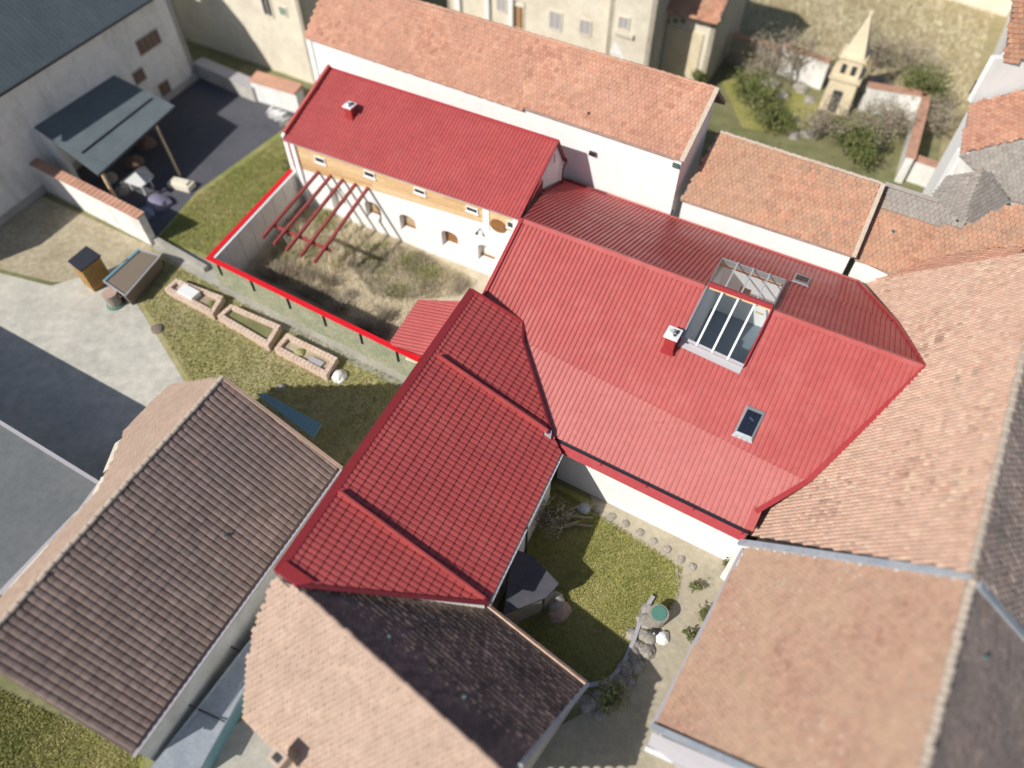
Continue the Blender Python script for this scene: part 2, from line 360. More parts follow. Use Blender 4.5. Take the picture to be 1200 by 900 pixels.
# ================================================================== GROUND
g = 400; mb = MB(); mb.poly([(-g, -g, 0), (g, -g, 0), (g, g, 0), (-g, g, 0)]); mb.build('ground', M_ground, kind='structure')
ground_patch('asphalt_yard', [(225, 85), (320, 95), (352, 132), (340, 150), (250, 215), (190, 285), (120, 245), (60, 190), (150, 90)], M_asph, .004)
ground_patch('lawn', [(345, 142), (365, 195), (245, 308), (180, 282), (230, 225)], M_lawn, .008)
ground_patch('rough_ground', [(-60, 180), (180, 290), (150, 335), (60, 330), (-60, 300)], M_soil, .004)
ground_patch('concrete_yard', [(-80, 300), (60, 335), (140, 310), (160, 355), (215, 445), (240, 520), (100, 720), (-120, 520)], M_concd, .012)
ground_patch('lawn', [(150, 335), (180, 290), (240, 310), (500, 440), (520, 560), (360, 600), (215, 450)], M_drylawn, .008)
ground_patch('path', [(178, 276), (240, 303), (500, 432), (470, 455), (330, 385), (180, 292)], M_conc, .020)
ground_patch('yard', [(350, 200), (620, 330), (560, 430), (500, 432), (240, 310)], M_yard, .016)
ground_patch('lawn', [(640, 560), (700, 590), (812, 668), (805, 700), (755, 790), (720, 830), (600, 830), (580, 650)], M_lawnd, .008)
ground_patch('garden_path', [(690, 575), (850, 640), (880, 690), (790, 880), (900, 1000), (560, 1000), (640, 860), (745, 800), (795, 690), (790, 660), (700, 605)], M_pathm, .012)
ground_patch('lawn', [(-60, 790), (170, 880), (160, 960), (-60, 960)], M_lawn, .008)
ground_patch('gravel', [(200, 900), (290, 840), (340, 900), (300, 960), (200, 960)], M_conc, .010)
ground_patch('meadow', [(850, -60), (1300, -60), (1150, 140), (1100, 200), (1010, 130), (900, 80), (845, 30)], M_field, .008)
ground_patch('garden_ground', [(830, 60), (1110, 130), (1090, 240), (860, 200)], M_ground, .012)
# low concrete kerb wall beside the raised beds
# ================================================================== MAIN RED BUILDING
R0, R1 = at(612, 257, 7.2), at(1085, 430, 7.2)
U = plane3(R0, R1, at(785, 484.8, 4.7)); Lo = plane3(on(U, 623, 405), on(U, 946, 564), at(763, 567, 3.6))
BU = plane3(R0, R1, at(852, 305.5, 5.45)); BL = plane3(on(BU, 655, 233), on(BU, 1050, 378), at(838, 271, 3.8))
main = thing('red_roofed_hall', 'long white hall under the largest red ribbed metal roof, with a glazed ridge opening', 'building', at(760, 480, 0))
def O_(pl, pts): return [on(pl, *p) for p in pts]
uA = O_(U, [(612, 257), (829, 336.4), (799, 397), (761.3, 473.1), (604, 395.6), (560, 361)])
uB = O_(U, [(799, 397), (871, 430), (832.2, 508), (761.3, 473.1)])
uC = O_(U, [(904, 363.8), (1085, 430), (946, 564), (832.2, 508), (871, 430)])
lA = O_(Lo, [(604, 395.6), (946, 564), (885, 600), (878, 622), (648, 511), (626, 500)])
bA = O_(BU, [(612, 257), (829, 336.4), (846, 303), (637, 226.5)])
bC = O_(BU, [(904, 363.8), (1085, 430), (1050, 378), (920.5, 330.4)])
bS = O_(BU, [(844.5, 307.5), (919, 333.5), (920.5, 330.4), (846, 303)])
bL = O_(BL, [(637, 226.4), (1050, 378), (1005, 330), (661, 210)])
mb = MB()
for pl, ps in ((U, (uA, uB, uC)), (Lo, (lA,)), (BU, (bA, bC, bS)), (BL, (bL,))):
    for p in ps: slab(mb, p, pl[0], .14)
roof = mb.build('roof', M_trimd, main)
sheets(main, U, [uA, uB, uC], M_redl, .215, .046, RIBPROF, step=2.35, saw=.006, gr=0., width=.86, O=R0)
sheets(main, Lo, [lA], M_redsheen, .215, .046, RIBPROF, width=.86, O=on(Lo, 623, 405))
sheets(main, BU, [bA, bC, bS], M_redu, .215, .034, RIBPROF, width=.86, O=R0)
sheets(main, BL, [bL], M_redu, .215, .034, RIBPROF, width=.86, O=on(BU, 1050, 378))
# walls
mb = MB(); skirt(mb, lA, [3], inset=(.05, .25), th=.35, drop=.25); mb.build('wall', M_white, main)
mb = MB(); skirt(mb, uA, [5], inset=(.05, .3), th=.3, drop=.3); skirt(mb, bL, [2], inset=(.2, .2), th=.3, drop=.25); mb.build('wall', M_white, main)
# ridge flashing, verge flashing, valley flashing
nU = unit(U[0]+BU[0])
def foldcap(a, b, pa, pb, w, m, parent, name='ridge_flashing', lift=.05):
    """a folded metal cap over the line a-b, one leaf on each slope"""
    mb = MB(); d = unit(b-a)
    for pl in (pa, pb):
        s = unit(np.cross(d, pl[0])); other = pb[0] if pl is pa else pa[0]
        if s[2] > 0: s = -s
        n = pl[0]
        mb.hexa([a+n*.03, b+n*.03, b+n*.03+s*w, a+n*.03+s*w], [a+UPV*lift+n*.015, b+UPV*lift+n*.015, b+n*.055+s*w, a+n*.055+s*w])
    return mb.build(name, m, parent)
foldcap(R0, on(U, 826, 335.3), U, BU, .17, M_redl, main); foldcap(on(U, 906, 364.6), R1, U, BU, .17, M_redl, main)
trim([R0+nU*.02, on(U, 560, 361)+U[0]*.02], .16, .07, M_trim, main, 'verge_flashing', up=U[0])
vf = [(1085, 430), (946, 564)]
trim([R1, on(U, 946, 564)], .20, .07, M_trim, main, 'valley_flashing', up=U[0], lift=.015)
trim([on(U, 946, 564), on(Lo, 885, 600)], .20, .07, M_trim, main, 'valley_flashing', up=Lo[0], lift=.017)
trim([on(Lo, 888, 596), on(Lo, 877, 621)], .34, .05, M_redl, main, 'valley_flashing', up=Lo[0], lift=.012)
trim([R1, on(BU, 1050, 378)], .17, .07, M_trim, main, 'valley_flashing', up=BU[0], lift=.015)
trim([on(BU, 1050, 378), on(BL, 1005, 330)], .17, .07, M_trim, main, 'valley_flashing', up=BL[0], lift=.017)
trim([on(BL, 661, 211), on(BL, 711, 228)], .16, .08, M_trimd, main, 'eave_flashing', up=BL[0], lift=.02)
trim([on(BL, 711, 228), on(BL, 1005, 330)], .13, .06, M_redl, main, 'eave_flashing', up=BL[0], lift=.02)
trim([on(BL, 637, 225), on(BL, 661, 211)], .16, .09, M_trimd, main, 'wall_flashing', up=BL[0], lift=.02)
# eave gutter with a red fascia
e0, e1 = on(Lo, 648, 511), on(Lo, 877, 621.5); ed = unit(e1-e0); en = unit(np.cross(ed, UPV)); en = en if en[1] < 0 else -en
mb = MB(); mb.bar(e0+en*.07-UPV*.10, e1+en*.07-UPV*.10, .16, .03)
mb.bar(e0+en*.0-UPV*.10, e1-UPV*.10, .02, .10); mb.build('gutter', M_gutter, main)
mb = MB(); mb.hexa([e0+en*.15-UPV*.05, e1+en*.15-UPV*.05, e1+en*.36-UPV*.34, e0+en*.36-UPV*.34], [e0+en*.16-UPV*.02, e1+en*.16-UPV*.02, e1+en*.39-UPV*.32, e0+en*.39-UPV*.32])
fa_ = mb.build('fascia', M_trim, main)
mb = MB(); L_ = np.linalg.norm(e1-e0); 
for s in np.arange(.3, L_, 2.0): mb.bar(e0+ed*s+en*.16-UPV*.015, e0+ed*(s+.03)+en*.16-UPV*.015, .24, .015, up=UPV)
mb.build('gutter_strap', M_trimd, main)
mb = MB(); mb.tube(e1+en*.1-UPV*.12, e1+en*.1-UPV*.4, .05); mb.tube(e1+en*.1-UPV*.38, e1-en*.15-UPV*.8, .05); mb.tube(e1-en*.15-UPV*.8, np.array([*(e1-en*.15)[:2], .1]), .05)
mb.build('downpipe', M_steel, main)
mb = MB(); mb.bar(on(BL, 661, 208)+UPV*.0, on(BL, 1005, 329)+UPV*0, .12, .1, lift=-.14); mb.build('gutter', M_trim, main)
for q in ((784, 250), (787, 251)): mb = MB(); p = on(BL, *q); mb.tube(p-UPV*.1, p+UPV*.28, .03); mb.build('pipe_stub', M_gutter, main)

# ---- ridge atrium: raised glass box over the opening
nn = U[0]; nb = BU[0]
atr = thing('glazed_ridge_skylight', 'large glazed skylight straddling the red roof ridge, with white rafters and a room below', 'skylight', on(U, 866, 350))
FL, FR = on(U, 829, 336.4), on(U, 904, 363.8); GL, GR = on(U, 799, 397), on(U, 871, 430); BLc, BRc = on(BU, 844.5, 307.5), on(BU, 919, 333.5)
up_ = .22
def lift(p, k=up_): return p+UPV*k
# curbs
mb = MB(); mb.bar(GL, GR, .12, up_+.02, up=nn); mb.build('sill', M_gflash, atr)
mb = MB(); mb.bar(FL, GL, .07, up_, up=nn); mb.build('side_curb', M_greyf, atr); mb = MB(); mb.bar(FR, GR, .07, up_, up=nn); mb.build('side_curb', M_trim, atr)
mb = MB(); mb.bar(FL, BLc, .06, up_, up=nb); mb.build('side_curb', M_greyf, atr); mb = MB(); mb.bar(FR, BRc, .07, up_, up=nb); mb.build('side_curb', M_greyf, atr)
mb = MB(); mb.bar(BLc, BRc, .08, up_+.02, up=nb); mb.build('head_curb', M_greyf, atr)
mb = MB(); mb.bar(GL-nn*.0+unit(GL-FL)*.20, GR+unit(GR-FR)*.20, .30, .05, up=nn, lift=.03); mb.build('apron_flashing', M_gflash, atr)
# ridge beam (red)
a, b = lift(FL, up_+.02), lift(FR, up_+.02)
foldcap(a, b, U, BU, .16, M_trim, atr, 'ridge_cover', .03)
mb = MB(); mb.bar(FL, FR, .12, up_-.02); mb.build('ridge_beam', M_wood, atr)
def pane(c, m, n, th=.012):
    mb = MB(); mb.hexa([p-n*th for p in c], c); return mb.build('glass_pane', m, atr)
NP = 4
for i in range(NP):
    s0, s1 = i/NP+.008, (i+1)/NP-.008
    f = lambda A, B, s: A+(B-A)*s
    hs = nn*(up_+.01)
    pane([f(FL, FR, s0)+hs+unit(GL-FL)*.15, f(GL, GR, s0)+hs, f(GL, GR, s1)+hs, f(FL, FR, s1)+hs+unit(GL-FL)*.15], G_sky, nn)
    hs = nb*(up_+.01)
    pane([f(FL, FR, s0)+hs+unit(BLc-FL)*.1, f(BLc, BRc, s0)+hs, f(BLc, BRc, s1)+hs, f(FL, FR, s1)+hs+unit(BLc-FL)*.1], G_back, nb)
for i in range(1, NP):
    s = i/NP; mb = MB(); mb.bar(f(FL, FR, s)+nn*(up_+.0)+unit(GL-FL)*.1, f(GL, GR, s)+nn*up_+unit(GL-FL)*.08, .085, .07, up=nn); mb.build('rafter', M_frame, atr)
    mb = MB(); mb.bar(f(FL, FR, s)+nb*up_+unit(BLc-FL)*.1, f(BLc, BRc, s)+nb*up_, .06, .05, up=nb); mb.build('glazing_bar', M_frame, atr)
# room under the glass
cen = (FL+FR)/2; ex_ = unit((FR-FL)*[1, 1, 0]); ey_ = np.array([-ex_[1], ex_[0], 0]); Wd = np.linalg.norm((FR-FL)[:2])
yf = (GL-FL)@ey_-.05; yb = (BLc-FL)@ey_+.05
room = MB(); zf = 2.6
c0 = np.array([*FL[:2], 0.])
def rp(s, t, z): return c0+ex_*s+ey_*t+UPV*z
room_root = thing('attic_room', 'white plastered room with a dark floor seen down through the ridge skylight', 'room', rp(Wd/2, (yf+yb)/2, zf))
mb = MB(); mb.hexa([rp(-.3, yf-.3, zf-.1), rp(Wd+.3, yf-.3, zf-.1), rp(Wd+.3, yb+.3, zf-.1), rp(-.3, yb+.3, zf-.1)], [rp(-.3, yf-.3, zf), rp(Wd+.3, yf-.3, zf), rp(Wd+.3, yb+.3, zf), rp(-.3, yb+.3, zf)]); mb.build('floor', M_rfloor, room_root)
def rwall(s0, t0, s1, t1):
    a_, b_ = rp(s0, t0, 0), rp(s1, t1, 0)
    def zr(p): return min(zon(U, p[0], p[1]), zon(BU, p[0], p[1]))-.16
    dd = unit(b_-a_); o = np.array([dd[1], -dd[0], 0])*.06
    n = 4; mb = MB()
    for i in range(n):
        p, q = a_+(b_-a_)*i/n, a_+(b_-a_)*(i+1)/n
        mb.hexa([p+UPV*zf-o, q+UPV*zf-o, q+UPV*zf+o, p+UPV*zf+o], [np.array([*(p-o)[:2], zr(p)]), np.array([*(q-o)[:2], zr(q)]), np.array([*(q+o)[:2], zr(q)]), np.array([*(p+o)[:2], zr(p)])])
    mb.build('room_wall', M_iw, room_root)
rwall(-.08, yf-.05, -.08, yb+.05); rwall(Wd+.08, yf-.05, Wd+.08, yb+.05); rwall(-.1, yb+.08, Wd+.1, yb+.08); rwall(-.1, yf-.08, Wd+.1, yf-.08)
mb = MB(); mb.bar(rp(.1, yb-.02, 5.55), rp(Wd-.1, yb-.02, 5.55), .06, .10); mb.build('wall_beam', M_wood, room_root)
mb = MB(); mb.box(rp(Wd*.45, yb+.02, 4.3), ex_*.5, ey_*.06, UPV*.35); mb.build('wall_picture', M_winD, room_root)
mb = MB(); mb.box(rp(Wd*.8, yb+.02, 3.4), ex_*.4, ey_*.06, UPV*.12); mb.build('wall_shelf', M_wood, room_root)
tb = thing('round_table', 'dark round table standing on the floor of the room below the ridge skylight', 'table', rp(Wd*.42, yf+1.15, zf))
mb = MB(); p = rp(Wd*.42, yf+1.15, zf+.7); mb.tube(p, p+UPV*.04, .36, 24); mb.build('tabletop', M_greyf, tb)
mb = MB(); mb.tube(p+UPV*.045, p+UPV*.06, .22, 20); mb.build('tray', M_dark, tb)
mb = MB(); mb.tube(rp(Wd*.42, yf+1.15, zf), p, .05, 10); mb.build('leg', M_greyf, tb)

# ---- roof windows
def roofwin(pl, q, label, cat='roof window', shade=True):
    pts = [on(pl, *p) for p in q]; n = pl[0]; c = sum(pts)/4
    t = thing('roof_window', label, cat, c)
    out = [p+(p-c)*.0 for p in pts]; ins = [p+(c-p)*.22 for p in pts]
    mb = MB()
    for i in range(4):
        j = (i+1) % 4; mb.hexa([out[i], out[j], ins[j], ins[i]], [out[i]+n*.07, out[j]+n*.07, ins[j]+n*.10, ins[i]+n*.10])
    mb.build('frame', M_greyf, t)
    mb = MB()
    fl = [p+(p-c)*.16 for p in pts]; mb.hexa([out[2]+n*.03, out[3]+n*.03, fl[3]+n*.03, fl[2]+n*.03], [out[2]+n*.05, out[3]+n*.05, fl[3]+n*.045, fl[2]+n*.045]); mb.build('apron_flashing', M_gflash, t)
    mb = MB(); mb.hexa([p+n*.035 for p in ins], [p+n*.045 for p in ins]); mb.build('dark_backing', M_winD, t)  # dark plate under the glass stands in for the unlit interior
    mb = MB(); mb.hexa([p+n*.08 for p in ins], [p+n*.09 for p in ins]); mb.build('glass_pane', G_win, t)
    if shade:
        a_, b_ = ins[0]+(ins[3]-ins[0])*.28+(ins[1]-ins[0])*.35, ins[0]+(ins[3]-ins[0])*.36+(ins[1]-ins[0])*.68
        mb = MB(); mb.bar(a_+n*.046, b_+n*.046, .06, .02, up=n); mb.build('handle', M_frame, t)
    return t
roofwin(U, [(875.5, 475), (897, 484), (881, 517), (859, 508)], 'grey framed roof window in the lower red slope, right of the chimney')
roofwin(BU, [(932, 321.5), (950.5, 328), (946, 336), (928, 329.5)], 'small pale roof hatch on the far red slope, beside the ridge skylight', 'roof hatch', False)

# ---- chimneys
def chimney(pl, q, wx, wy, h, label, sheath=M_trim, rot=-29):
    p = on(pl, *q); t = thing('chimney', label, 'chimney', p); ux = ad(rot); uy = ad(rot+90); b = p-UPV*.6
    mb = MB(); mb.box(b, ux*wx, uy*wy, UPV*(h+.6)); mb.build('stack', sheath, t)
    mb = MB(); mb.box(p+UPV*h, ux*(wx+.16), uy*(wy+.16), UPV*.07); mb.build('cap_slab', M_frame, t)
    mb = MB(); mb.tube(p+UPV*(h+.07)-ux*.06, p+UPV*(h+.20)-ux*.06, .10, 12); mb.build('flue', M_steel, t)
    mb = MB(); mb.box(p+UPV*(h+.07)+ux*.14+uy*.08, ux*.07, uy*.16, UPV*.10); mb.box(p+UPV*(h+.07)+ux*.1-uy*.12, ux*.10, uy*.05, UPV*.08); mb.build('flue_vent', M_gutter, t)
    s = unit(pl[0]*[1, 1, 0]); mb = MB()
    mb.box(p+UPV*.0, ux*(wx+.10), uy*(wy+.10), UPV*.12); mb.build('base_flashing', M_trim, t)
    return t
chimney(U, (784, 409), .44, .5, .95, 'red clad chimney with a white cap beside the glazed ridge skylight')
# ================================================================== SMALL HOUSE
house = thing('red_roofed_house', 'narrow red roofed house with a timber boarded band above white arched niches', 'house', at(460, 280, 0))
SF = plane3(at(333, 165, 4.62), at(608, 258, 5.05), at(655, 165, 7.15))
sr0, sr1 = on(SF, 388, 80), on(SF, 655, 165)
SB = plane3(sr0, sr1, at(664, 187, 5.5))
sf = O_(SF, [(388, 79), (655, 165), (634, 209.5), (637.5, 210), (608, 258), (331, 164.5)])
sfa = O_(SF, [(388, 79), (655, 165), (608, 258), (331, 164.5)])
al = unit((sr1-sr0)); dB = unit(np.cross(al, SB[0])); dB = dB if dB[2] < 0 else -dB
sb = [sr0, sr1, sr1+dB*1.9, sr0+dB*1.9]
mb = MB(); slab(mb, sfa, SF[0], .12); slab(mb, sb, SB[0], .12); mb.build('roof', M_trimd, house)
sheets(house, SF, [sfa], M_red, .20, .028, TILEPROF, step=.33, saw=.020, gr=1., width=1.2, O=sr0)
sheets(house, SB, [sb], M_red, .20, .028, TILEPROF, step=.33, saw=.020, gr=1., width=1.2, O=sr0)
foldcap(sr0, sr1, SF, SB, .13, M_trim, house)
# raised verge on the left: a red parapet casting its shadow on the tiles
mb = MB(); va, vb = on(SF, 388, 79), on(SF, 335, 158)
mb.bar(va, vb, .16, .30, up=SF[0], lift=-.02); mb.build('verge_parapet', M_redl, house)
mb = MB(); mb.bar(vb+UPV*.02, vb+unit(vb-va)*.22, .17, .24, up=SF[0], lift=-.05); mb.build('verge_end', M_frame, house)
trim([sr1+nU*0, on(SF, 608, 258)], .05, .07, M_trim, house, 'verge_flashing', up=SF[0], lift=-.01)
trim([on(SF, 331, 164.8)-SF[0]*.05, on(SF, 608, 258.3)-SF[0]*.05], .05, .05, M_gflash, house, 'eave_edge')
# wall frame : origin at left foot, s along, t inward
wa = at(357.5, 238, 0); wb = at(575, 323.6, 0); ws = unit(wb-wa); wn = np.array([-ws[1], ws[0], 0.])   # wn points into the house
WL = float(((sr1-wa)@ws))+.05
wpl = (wn, float(wn@wa))
def onw(x, y):
    r = ray(x, y); t = (wpl[1]-wn@CAM)/(wn@r); p = CAM+r*t; return float((p-wa)@ws), float(p[2])
def W(s, z, t=0.): return wa+ws*s+UPV*z+wn*t
s_, z1 = onw(352, 197); zb0 = z1; s2_, z2 = onw(597, 270); zsl = (z2-z1)/(s2_-s_)
def zband(s): return zb0+zsl*(s-s_)
def ztopw(s): p = W(s, 0, -.0); return zon(SF, p[0], p[1])-.20
arch_px = [((388, 242), (409, 242), 223), ((428, 252), (449, 253), 234), ((467, 265), (490, 267), 248), ((516, 280.5), (539, 287), 265), ((559, 295), (581, 300), 281)]
arches = []
for k, (l, r_, tp) in enumerate(arch_px):
    sc = (onw(*l)[0]+onw(*r_)[0])/2; hw = .53
    arches.append((sc-hw, sc+hw, 1.02 if k else .5, 2.16))
lw = MB(); s = 0.; TH = .42
def seg(m, s0, s1, z0a, z0b, z1a, z1b, t0=0., t1=TH): m.hexa([W(s0, z0a, t0), W(s1, z0b, t0), W(s1, z0b, t1), W(s0, z0a, t1)], [W(s0, z1a, t0), W(s1, z1b, t0), W(s1, z1b, t1), W(s0, z1a, t1)])
for (a_, b_, zs, zt) in arches:
    seg(lw, s, a_, -.1, -.1, zband(s), zband(a_)); rise = .26; n = 10
    seg(lw, a_, b_, -.1, -.1, zs-.12, zs-.12)
    lw.hexa([W(a_, zs-.12, 0), W(b_, zs-.12, 0), W(b_, zs-.12, TH), W(a_, zs-.12, TH)], [W(a_, zs-.12, 0.001), W(b_, zs-.12, .001), W(b_, zs+.04, TH), W(a_, zs+.04, TH)])
    for i in range(n):
        x0, x1 = i/n, (i+1)/n; f0 = zt-rise+rise*math.sqrt(max(0, 1-(2*x0-1)**2)); f1 = zt-rise+rise*math.sqrt(max(0, 1-(2*x1-1)**2))
        seg(lw, a_+(b_-a_)*x0, a_+(b_-a_)*x1, f0, f1, zband(a_+(b_-a_)*x0), zband(a_+(b_-a_)*x1))
    s = b_
seg(lw, s, WL, -.1, -.1, zband(s), zband(WL)); lw.build('wall', M_white, house)
for k, (a_, b_, zs, zt) in enumerate(arches):
    mb = MB(); seg(mb, a_-.05, b_+.05, zs-.1, zs-.1, zt+.05, zt+.05, TH-.03, TH+.03); mb.build('niche_back', M_woodd if k == 3 else (M_panel if k in (0, 4) else M_niche), house)
    mb = MB(); seg(mb, a_+.02, b_-.02, zs+.03, zs+.03, zs+.12, zs+.12, TH-.12, TH-.03); 
    if k in (1, 2, 4): mb.build('niche_ledge', M_woodd, house)
# upper wall core and boards
core = MB(); seg(core, 0, WL, zband(0)+.001, zband(WL)+.001, ztopw(0), ztopw(WL), .045, TH); core.build('upper_wall', M_white, house)
nb_ = 8; 
wend = onw(566, 262)[0]
for i in range(nb_):
    mb = MB(); f = lambda s, k: zband(s)-.03+(ztopw(s)-zband(s)+.03)*k/nb_
    cuts = sorted([.28, wend]+[float(rng.uniform(1.2, wend-1)) for _ in range(2)])
    for a_, b_ in zip(cuts, cuts[1:]):
        tt = float(rng.uniform(0, 1)); mb.hexa([W(a_+.004, f(a_, i), .0), W(b_-.004, f(b_, i), .0), W(b_-.004, f(b_, i), .045), W(a_+.004, f(a_, i), .045)], [W(a_+.004, f(a_, i+1)-.012, -.025), W(b_-.004, f(b_, i+1)-.012, -.025), W(b_-.004, f(b_, i+1)-.012, .045), W(a_+.004, f(a_, i+1)-.012, .045)], tt)
    mb.build('cladding_board', M_wood, house)
    if True:
        a_, b_ = onw(575, 266)[0]-.05, WL; tt = float(rng.uniform(0, 1))
        mb = MB(); mb.hexa([W(a_, f(a_, i), .0), W(b_, f(b_, i), .0), W(b_, f(b_, i), .045), W(a_, f(a_, i), .045)], [W(a_, f(a_, i+1)-.012, -.02), W(b_, f(b_, i+1)-.012, -.02), W(b_, f(b_, i+1)-.012, .045), W(a_, f(a_, i+1)-.012, .045)], tt); mb.build('cladding_board', M_wood, house)
# white corner post, pilaster and downpipe
mb = MB(); seg(mb, -.32, .0, -.1, -.1, ztopw(0)-.0, ztopw(0), -.03, .5); mb.build('corner_post', M_white, house)
mb = MB(); seg(mb, wend+.01, onw(575, 266)[0]-.06, zband(wend)-.4, zband(wend)-.4, ztopw(wend), ztopw(wend), -.04, .1); mb.build('pilaster', M_white, house)
mb = MB(); mb.tube(W(.12, ztopw(0), -.1), W(.12, zband(0)+.05, -.1), .045); mb.build('downpipe', M_trim, house)
mb = MB(); mb.tube(W(.12, zband(0)+.05, -.1), W(.12, .1, -.1), .05); mb.build('downpipe', M_steel, house)
mb = MB(); mb.tube(W(.0, .8, -.06), W(.35, .8, -.06), .12, 8); mb.build('meter_box', M_steel, house)
# oval door panel
so_, zo_ = onw(584, 264); mb = MB(); n = 20; q = [W(so_+.45*math.cos(2*math.pi*k/n), zo_+.40*math.sin(2*math.pi*k/n), -.03) for k in range(n)]
mb.hexa(q[::-1], [p-wn*.05 for p in q][::-1]); mb.build('round_shutter', M_woodd, house)
mb = MB(); p = W(onw(563, 268)[0], onw(563, 268)[1], -.02); mb.bar(p, p-wn*.35, .04, .04); mb.box(p-wn*.35-UPV*.08, ws*.12, wn*.12, UPV*.1); mb.build('wall_lamp', M_gutter, house)
# small windows under the eave
for (x, y, wd, hg) in ((375, 185.5, .70, .40), (433, 202, .72, .38), (492, 221.5, .72, .34), (553.5, 243, .72, .34), (600, 262, .55, .45)):
    sc, zc = onw(x, y); wt = MB(); fw = .06
    a_, b_ = sc-wd/2, sc+wd/2; z0_, z1_ = zc-.30, zc-.30+hg
    mb = MB()
    for (p0, p1, q0, q1) in ((a_, b_, z0_, z0_+fw), (a_, b_, z1_-fw, z1_), (a_, a_+fw, z0_+fw, z1_-fw), (b_-fw, b_, z0_+fw, z1_-fw)): seg(mb, p0, p1, q0, q0, q1, q1, -.07, .03)
    wf = mb.build('window', M_frame, house)
    mb = MB(); seg(mb, a_+fw, b_-fw, z0_+fw, z0_+fw, z1_-fw, z1_-fw, -.04, -.03); o = mb.build('pane', M_winD, wf); o.location = (0, 0, 0)
    mb = MB(); seg(mb, a_-.04, b_+.04, z0_-.03, z0_-.03, z0_-.002, z0_-.002, -.12, .0); o = mb.build('sill', M_frame, wf); o.location = (0, 0, 0)
# right gable and back wall
gp = sr1-al*.12
p_f = on(SF, 609.5, 255)-al*.12; p_b = sr1+dB*1.75-al*.12
mb = MB(); mb.hexa([np.array([*p[:2], 3.0]) for p in (p_f, gp, p_b)], [np.array([p[0], p[1], p[2]-.15]) for p in (p_f, gp, p_b)])
i_ = np.array([-al[0], -al[1], 0.])*.3
mb = MB(); 
for A_, B_ in ((p_f, gp), (gp, p_b)):
    mb.hexa([np.array([*A_[:2], 2.5]), np.array([*B_[:2], 2.5]), np.array([*(B_+i_)[:2], 2.5]), np.array([*(A_+i_)[:2], 2.5])], [A_-UPV*.14, B_-UPV*.14, B_+i_-UPV*.14, A_+i_-UPV*.14])
gw = mb.build('gable_wall', M_white, house)
mb = MB()
A_, B_ = on(SF, 610, 255), on(SF, 636.5, 209.5)
o_ = al*.0; mb.hexa([np.array([*A_[:2], A_[2]-1.2]), np.array([*B_[:2], B_[2]-1.6]), np.array([*(B_-al*.1)[:2], B_[2]-1.6]), np.array([*(A_-al*.1)[:2], A_[2]-1.2])], [A_-UPV*.05, B_-UPV*.05, B_-al*.1-UPV*.05, A_-al*.1-UPV*.05]); mb.build('side_cladding', M_trimd, house)
pv = (gp+p_b+on(SF, 640, 196))/3; 
mb = MB(); c_ = np.array([gp[0], gp[1], 0])-wn*.45+UPV*(gp[2]-1.0)+al*.14; mb.box(c_, wn*.08, al*.02, UPV*.5); mb.build('vent_slit', M_gutter, house)
mb = MB(); mb.tube(p_b+al*.15-UPV*.0-dB*.0, p_b+al*.22-UPV*.2, .07); mb.tube(p_b+al*.22-UPV*.2, p_b+al*.14-wn*.25-UPV*.55, .045); mb.tube(p_b+al*.14-wn*.25-UPV*.5, p_b+al*.14-wn*.25-UPV*1.5, .045); mb.build('gable_downpipe', M_trimd, house)
mb = MB(); mb.bar(p_b+al*.2, sr0+dB*1.9, .12, .1, lift=-.1); mb.build('gutter', M_trimd, house)
mb = MB(); skirt(mb, [sf[0], sf[1], sf[4], sf[5]], [3], inset=(.25, .25), th=.3, drop=.2); skirt(mb, sb, [2], inset=(.2, .2), th=.3); mb.build('end_wall', M_white, house)
chimney(SF, (412, 136), .40, .42, .62, 'red clad chimney with a white cap on the narrow house roof')
# ================================================================== PERGOLA
pg = thing('pergola', 'red painted timber pergola fixed to the white arched wall above dry grass', 'pergola', at(360, 318, 0))
tops = [(373.5, 201), (388, 205.5), (402, 210), (417, 215), (431.5, 219.5)]; ends = [(307.5, 278), (321, 286), (335.5, 293.5), (352, 300), (368.5, 307)]
bz = []
for tpx, epx in zip(tops, ends):
    sA, zA = onw(*tpx); A_ = W(sA, zA, .0); B_ = at(*epx, 2.66)
    mb = MB(); mb.bar(A_-UPV*.1, B_-UPV*.1, .13, .17); mb.build('rafter', M_beam, pg); bz.append((A_, B_))
def onb(i, k): return bz[i][0]+(bz[i][1]-bz[i][0])*k
p0, p1 = onb(0, .80)-ws*.2, onb(4, .80)+ws*.25
mb = MB(); mb.bar(p0-UPV*.27, p1-UPV*.27, .13, .165); mb.build('cross_beam', M_beam, pg)
for px_, py_, ii, kk in ((347, 308, 1, .84), (382, 326, 4, .80)):
    f_ = at(px_, py_, 0); tp = onb(ii, kk)-UPV*.26; tp = np.array([f_[0]*.55+tp[0]*.45, f_[1]*.55+tp[1]*.45, tp[2]])
    mb = MB(); mb.tube(f_, tp, .028, 8); mb.build('post', M_galv, pg)
mb = MB(); q_ = onb(1, .84)-UPV*.26; mb.tube(at(347, 308, 0)+UPV*1.7, q_+UPV*.0+ws*.25, .02, 6); mb.tube(at(347, 308, 0)+UPV*1.9, q_-ws*.25, .02, 6); mb.build('brace', M_frame, pg)
mb = MB(); mb.tube(at(347, 308, 0)+UPV*1.0, q_-ws*.1, .02, 6); mb.build('brace', M_frame, pg)
